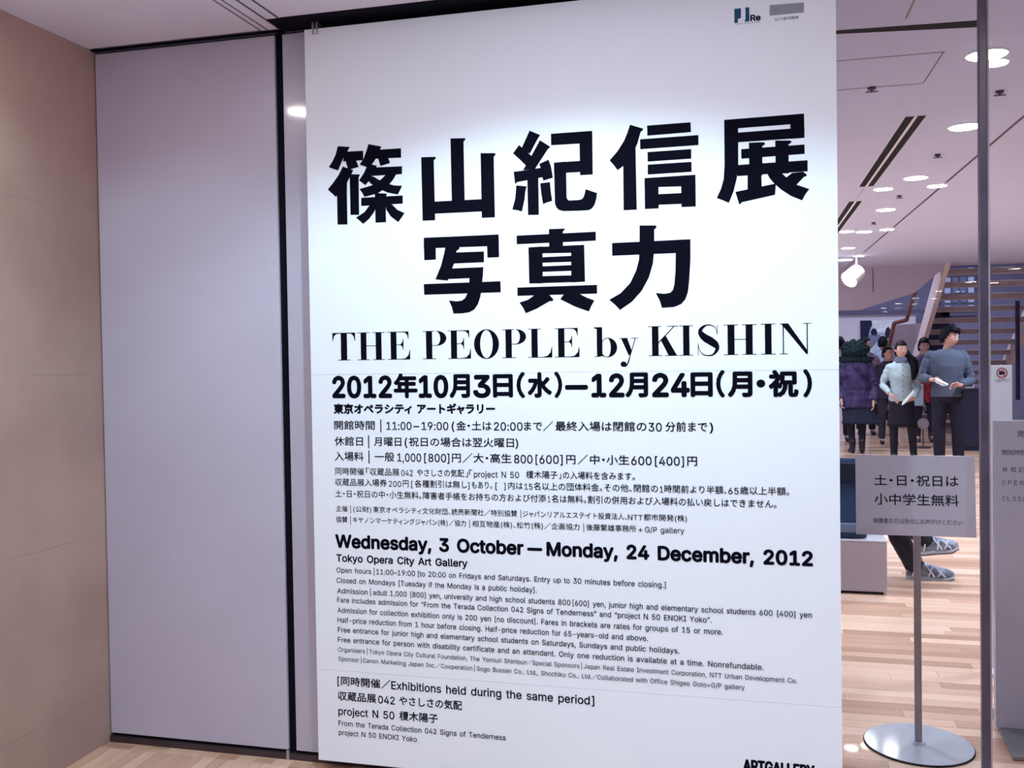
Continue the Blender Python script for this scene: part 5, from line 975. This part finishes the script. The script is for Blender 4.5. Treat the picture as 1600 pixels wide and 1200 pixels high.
paper_at('white folded leaflet held level by the man in the grey sweater', [[(1461, 591), (1465, 591), (1481, 599.5), (1480.5, 602), (1462, 594)], [(1461, 594.5), (1480, 602.5), (1474, 603), (1461.5, 597.5)]], P.location.y-.25, .3)
# ---- black-haired person in a red-patterned dress between them
q = onZ(1447, 690, 0); s = 1.60/1.72
P = thing('person', 'black-haired person in a red flower patterned dress, half hidden behind two visitors', 'person', (q.x-.02, q.y, 0), 0)
J = std_joints(s, elR=V(.2, .03, 1.1)*s, wrR=V(.12, -.15, 1.0)*s); hm = ryz(.2)
body(P, J, s, hm, DOWN)
bm = bmesh.new(); torso(bm, [(V(0, 0, .98)*s, .165*s, .12*s), (V(0, 0, 1.10)*s, .155*s, .115*s), (V(0, 0, 1.26)*s, .17*s, .125*s), (V(0, 0, 1.38)*s, .165*s, .11*s), (V(0, 0, 1.45)*s, .08*s, .07*s)], 24)
for sd in 'LR': sleeve(bm, J, sd, s, .066, .055, .04)
fuse('top', bm, mat('grey_violet_knit', (.10, .10, .17), .9, noise_amt=.2, nscale=20), P)
hem_skirt(P, 1.02*s, .66*s, .16*s, .23*s, s, mat('red_flower_print', (.015, .012, .03), .8, nscale=16, col2=(.50, .03, .04)), V(0, 0, 0), None, .06, 'dress')
bm = bmesh.new(); [leg(bm, J, sd, s, .085, .063, .045, .97) for sd in 'LR']; finish('leggings', bm, mat('dark_leggings', (.02, .015, .045), .8, noise_amt=.2), P, True)
hair_cap(P, J, s, hm, HAIR, .10, 1.22, 1.0, .40)
shoes(P, J, s, mat('brown_boot', (.05, .03, .045), .5, noise_amt=.2), .16)
# pale blue shopping bag beside her, and the round stool in front
q2 = onY(1438, 634, P.location.y-.45); t = thing('tote_bag', 'pale blue paper bag beside the person in the red patterned dress', 'bag', (q2.x-.06, P.location.y-.45, q2.z)); BM = mat('pale_blue_paper', (.34, .44, .56), .6, noise_amt=.1)
bm = bmesh.new(); box(bm, -.11, .10, -.05, .05, 0, .33, .01); finish('bag_body', bm, BM, t)
bm = bmesh.new(); tube(bm, [V(-.06, 0, .33), V(-.05, 0, .43), V(.04, 0, .43), V(.05, 0, .33)], [.006]*4, 8, 4); finish('handle', bm, BM, t)
q2 = onZ(1442.5, 700, 0); Y2 = q2.y; c2 = onY(1442.5, 662, Y2); t = thing('round_marker', 'small round taupe disc on a thin post near the red patterned dress', 'marker', (c2.x, Y2, 0))
bm = bmesh.new(); tube(bm, [V(0, -.01, c2.z), V(0, .01, c2.z)], [.078, .078], 28, 1); finish('disc', bm, mat('taupe_felt', (.22, .19, .22), .7, noise_amt=.1), t)
bm = bmesh.new(); tube(bm, [V(0, .012, 0), V(0, .012, c2.z)], [.010, .010], 10, 1); finish('post', bm, DARKM, t)
bm = bmesh.new(); disc(bm, (0, .0), .10, .10, 0, .015, 24); finish('foot', bm, DARKM, t)
# ---- background visitors
def visitor(px, ytop, Y, h, label, face, top_m, bot_m, hairm=HAIR, arms=None, hw=1.12):
    p = onY(px, ytop, Y); s = p.z/1.72 if h is None else h/1.72
    P = thing('person', label, 'person', (p.x, Y, 0), 0); J = std_joints(s, **(arms(s) if arms else {})); hm = ryz(face)
    body(P, J, s, hm, DOWN)
    bm = bmesh.new(); torso(bm, [(V(0, 0, .80)*s, .19*s, .14*s), (V(0, 0, 1.0)*s, .18*s, .13*s), (V(0, 0, 1.24)*s, .20*s, .14*s), (V(0, 0, 1.38)*s, .175*s, .12*s), (V(0, 0, 1.46)*s, .08*s, .07*s)], 24)
    for sd in 'LR': sleeve(bm, J, sd, s, .075, .062, .048)
    fuse('jacket', bm, top_m, P)
    bm = bmesh.new(); torso(bm, [(V(.0, 0, .80)*s, .16*s, .12*s), (V(0, 0, .9)*s, .165*s, .12*s)], 20); [leg(bm, J, sd, s, .095, .070, .058, .98) for sd in 'LR']; fuse('trousers', bm, bot_m, P)
    hair_cap(P, J, s, hm, hairm, .08, hw, 1.0, .42); shoes(P, J, s, MATS['black_boot']); return P
DJ = mat('dark_jacket_cloth', (.03, .025, .05), .8, noise_amt=.2); PJ = mat('pale_jacket_cloth', (.30, .38, .50), .8, noise_amt=.15)
visitor(1352, 527, 17.0, None, 'man with close-cropped black hair in profile behind the furry hood, before the mural', 1.3, mat('mauve_cloth', (.22, .16, .22), .8, noise_amt=.15), TR)
visitor(1379.5, 526, 19.0, None, 'person in a pale blue jacket with black hair, farthest, in front of the mural', 2.6, PJ, TR)
visitor(1387, 541, 15.4, None, 'person in dark clothes with black hair behind the woman in pale blue, by the handrail', .6, DJ, DJ)
visitor(1311.5, 526, 15.8, None, 'black-haired person mostly hidden by the poster edge, left of the furry hood', 2.9, mat('white_cloth', (.5, .5, .55), .8, noise_amt=.1), TR)
# ---- seated person in jeans-blue coat with running shoes, body behind the poster
S0 = onZ(1453, 905, 0); Yp = S0.y
def at(px, py, dy=0): return onY(px, py, Yp+dy)
hx = BENCH[0]-.47; hy = BENCH[1]+.30
P = thing('person', 'seated person in dark trousers with crossed legs and silver running shoes, body behind the poster', 'person', (hx, hy, 0), 0); O = P.location
def rel(v): return Vector(v)-O
k1 = rel(at(1382, 792, .05)); a1 = rel(at(1429, 888, 0)); k2 = rel(at(1385, 782, -.12)); a2 = rel(at(1447, 846, -.10))
hz = BENCH_T+.115
J = dict(pelvis=V(0, 0, hz), waist=V(-.06, 0, hz+.17), chest=V(-.10, 0, hz+.37), neckb=V(-.10, 0, hz+.53), neckt=V(-.08, 0, hz+.60), head=V(-.05, 0, hz+.70),
    shL=V(-.10, -.17, hz+.48), elL=V(.02, -.20, hz+.24), wrL=V(.22, -.10, hz+.20), shR=V(-.10, .17, hz+.48), elR=V(.02, .20, hz+.24), wrR=V(.22, .10, hz+.20),
    hiL=V(.03, -.09, hz-.01), knL=k2, anL=a2, toL=a2+V(.14, 0, -.05), hiR=V(.03, .09, hz-.01), knR=k1, anR=a1, toR=a1+V(.14, 0, -.05))
hm = ryz(PI/2, .25)
body(P, J, .98, hm, dict(L=(V(1, .2, -.2), V(0, 0, 1), V(.1, .3, -.4)), R=(V(1, -.2, -.2), V(0, 0, 1), V(.1, -.3, -.4))))
DEN = mat('denim_blue_coat', (.018, .05, .12), .8, noise_amt=.4, nscale=7)
bm = bmesh.new(); tube(bm, [V(.06, 0, hz-.09), V(0, 0, hz+.03), V(-.06, 0, hz+.17), V(-.10, 0, hz+.37), V(-.10, 0, hz+.50), V(-.10, 0, hz+.55)], [(.17, .20), (.165, .20), (.13, .175), (.13, .20), (.10, .16), (.06, .08)], 24, 4, True, ((1, 0, 0), (0, 1, 0)))
for sd in 'LR':
    a, b, c = J['sh'+sd], J['el'+sd], J['wr'+sd]; tube(bm, [a, b, b.lerp(c, .95)], [.072, .060, .044], 14, 5)
fuse('coat', bm, DEN, P)
bm = bmesh.new()
for sd, r in (('L', 1), ('R', 1)):
    a, b, c = J['hi'+sd], J['kn'+sd], J['an'+sd]; tube(bm, [a, a.lerp(b, .5), b, b.lerp(c, .5), c+(c-b).normalized()*.02], [.095, .085, .072, .066, .050], 16, 4, True, None, lambda t, q_: 1+.03*math.sin(t*38+q_*2))
fuse('trousers', bm, mat('black_trouser_cloth', (.010, .010, .022), .85, noise_amt=.3, nscale=16), P)
hair_cap(P, J, .98, hm, HAIR, .10, 1.12, 1.0, .38)
SOLE = mat('white_sole', (.50, .52, .56), .5, noise_amt=.2, nscale=25); UP = mat('silver_mesh', (.36, .40, .47), .5, nscale=22, col2=(.12, .14, .21), bump=.3, bscale=120); OVL = mat('pale_overlay', (.72, .80, .90), .4, noise_amt=.25, nscale=20); LINE_ = mat('navy_lining', (.03, .045, .12), .8, noise_amt=.2)
def runner(heel, dirv, L=.29):
    """running shoe, heel point on the ground, toe along dirv"""
    d = Vector(dirv).normalized(); u = V(0, 1, 0); n = -u.cross(d) if u.cross(d).z < 0 else u.cross(d)
    Q = lambda x, z, y=0: heel+d*x*L+n*z+u*y
    xs = [0, .05, .18, .38, .60, .80, .93, 1.0]; w = [.018, .034, .039, .036, .047, .049, .036, .014]
    up_h = [.045, .060, .070, .074, .058, .042, .032, .016]
    bm = bmesh.new()
    tube(bm, [Q(x, .030+h/2) for x, h in zip(xs, up_h)], [(a*.93, h/2+.010) for a, h in zip(w, up_h)], 20, 4, True, (u, n)); sh = finish('shoe', bm, UP, P, True)
    bm = bmesh.new(); tube(bm, [Q(x, .016+(.010 if x > .9 else .004 if x < .05 else 0)) for x in xs], [(a*1.06, .017) for a in w], 20, 4, True, (u, n)); finish('sole', bm, SOLE, sh, True)
    bm = bmesh.new(); tube(bm, [Q(x, .003+(.012 if x > .9 else 0)) for x in xs], [(a*1.0, .004) for a in w], 16, 4, True, (u, n)); finish('outsole', bm, LINE_, sh, True)
    bm = bmesh.new(); tube(bm, [Q(.20, .085), Q(.19, .118)], [(.036, .052), (.038, .055)], 20, 3, True, (u, d)); finish('collar', bm, LINE_, sh, True)
    bm = bmesh.new(); tube(bm, [Q(.34, .10), Q(.33, .135), Q(.30, .150)], [(.024, .008)]*3, 12, 3, True, (u, n)); finish('tongue', bm, UP, sh, True)
    for k in range(5):
        x = .40+.058*k; z = .108-.0125*k; bm = bmesh.new(); tube(bm, [Q(x, z-.012, -.026), Q(x+.01, z+.003, 0), Q(x, z-.012, .026)], [.0038]*3, 8, 4); finish('lace', bm, OVL, sh, True)
    for x0, x1, zz in ((.40, .56, .0), (.52, .44, 0), (.60, .78, 0), (.74, .62, 0), (.22, .10, 0)):
        bm = bmesh.new(); hh = .095-.09*(x0-.4)
        tube(bm, [Q(x1, .034, -.050), Q((x0+x1)/2, .034+hh*.36, -.0485), Q(x0, .034+hh*.72, -.036)], [.0055, .0055, .004], 8, 4); finish('overlay', bm, OVL, sh, True)
    bm = bmesh.new(); tube(bm, [Q(.80, .052), Q(.90, .048), Q(.975, .040)], [(.044, .020), (.036, .018), (.018, .012)], 16, 4, True, (u, n)); finish('toe_cap', bm, OVL, sh, True)
runner(rel(at(1416, 905.5, 0)), (1, 0, .0), (at(1491, 905, 0)-at(1416, 905, 0)).length)
h2 = rel(at(1436, 868, -.10)); t2 = rel(at(1499, 862, -.10)); runner(h2, (t2-h2), (t2-h2).length)
# navy bag with a small red charm on the bench in front of the hip
bx = onY(1327, 780, BENCH[1]+.08); b_ = thing('shoulder_bag', 'blue denim bag with a small red charm standing on the bench beside the poster', 'bag', (bx.x-.01, BENCH[1]+.075, BENCH_T)); hb2 = onY(1327, 716, BENCH[1]+.08).z-BENCH_T
bm = bmesh.new(); tube(bm, [V(0, 0, .004), V(0, 0, .04), V(0, 0, hb2*.5), V(0, 0, hb2*.8), V(0, 0, hb2)], [(.10, .045), (.115, .06), (.11, .058), (.095, .045), (.07, .015)], 24, 4, True, ((1, 0, 0), (0, 1, 0)), lambda t, a: 1+.04*math.sin(t*22+a*2)); finish('bag_body', bm, DEN, b_, True)
bm = bmesh.new(); box(bm, -.10, .10, -.066, -.040, hb2*.72, hb2*.96, .01); finish('flap', bm, NAVY, b_)
bm = bmesh.new(); box(bm, -.118, .118, -.064, -.045, hb2*.08, hb2*.2, .006); finish('band', bm, mat('grey_blue_strap', (.14, .19, .30), .7, noise_amt=.2), b_)
bm = bmesh.new(); blob(bm, V(.075, -.072, hb2*.88), (.014, .010, .016), 12, 8); finish('charm', bm, mat('red_charm', (.7, .03, .12), .4, noise_amt=.1), b_, True)
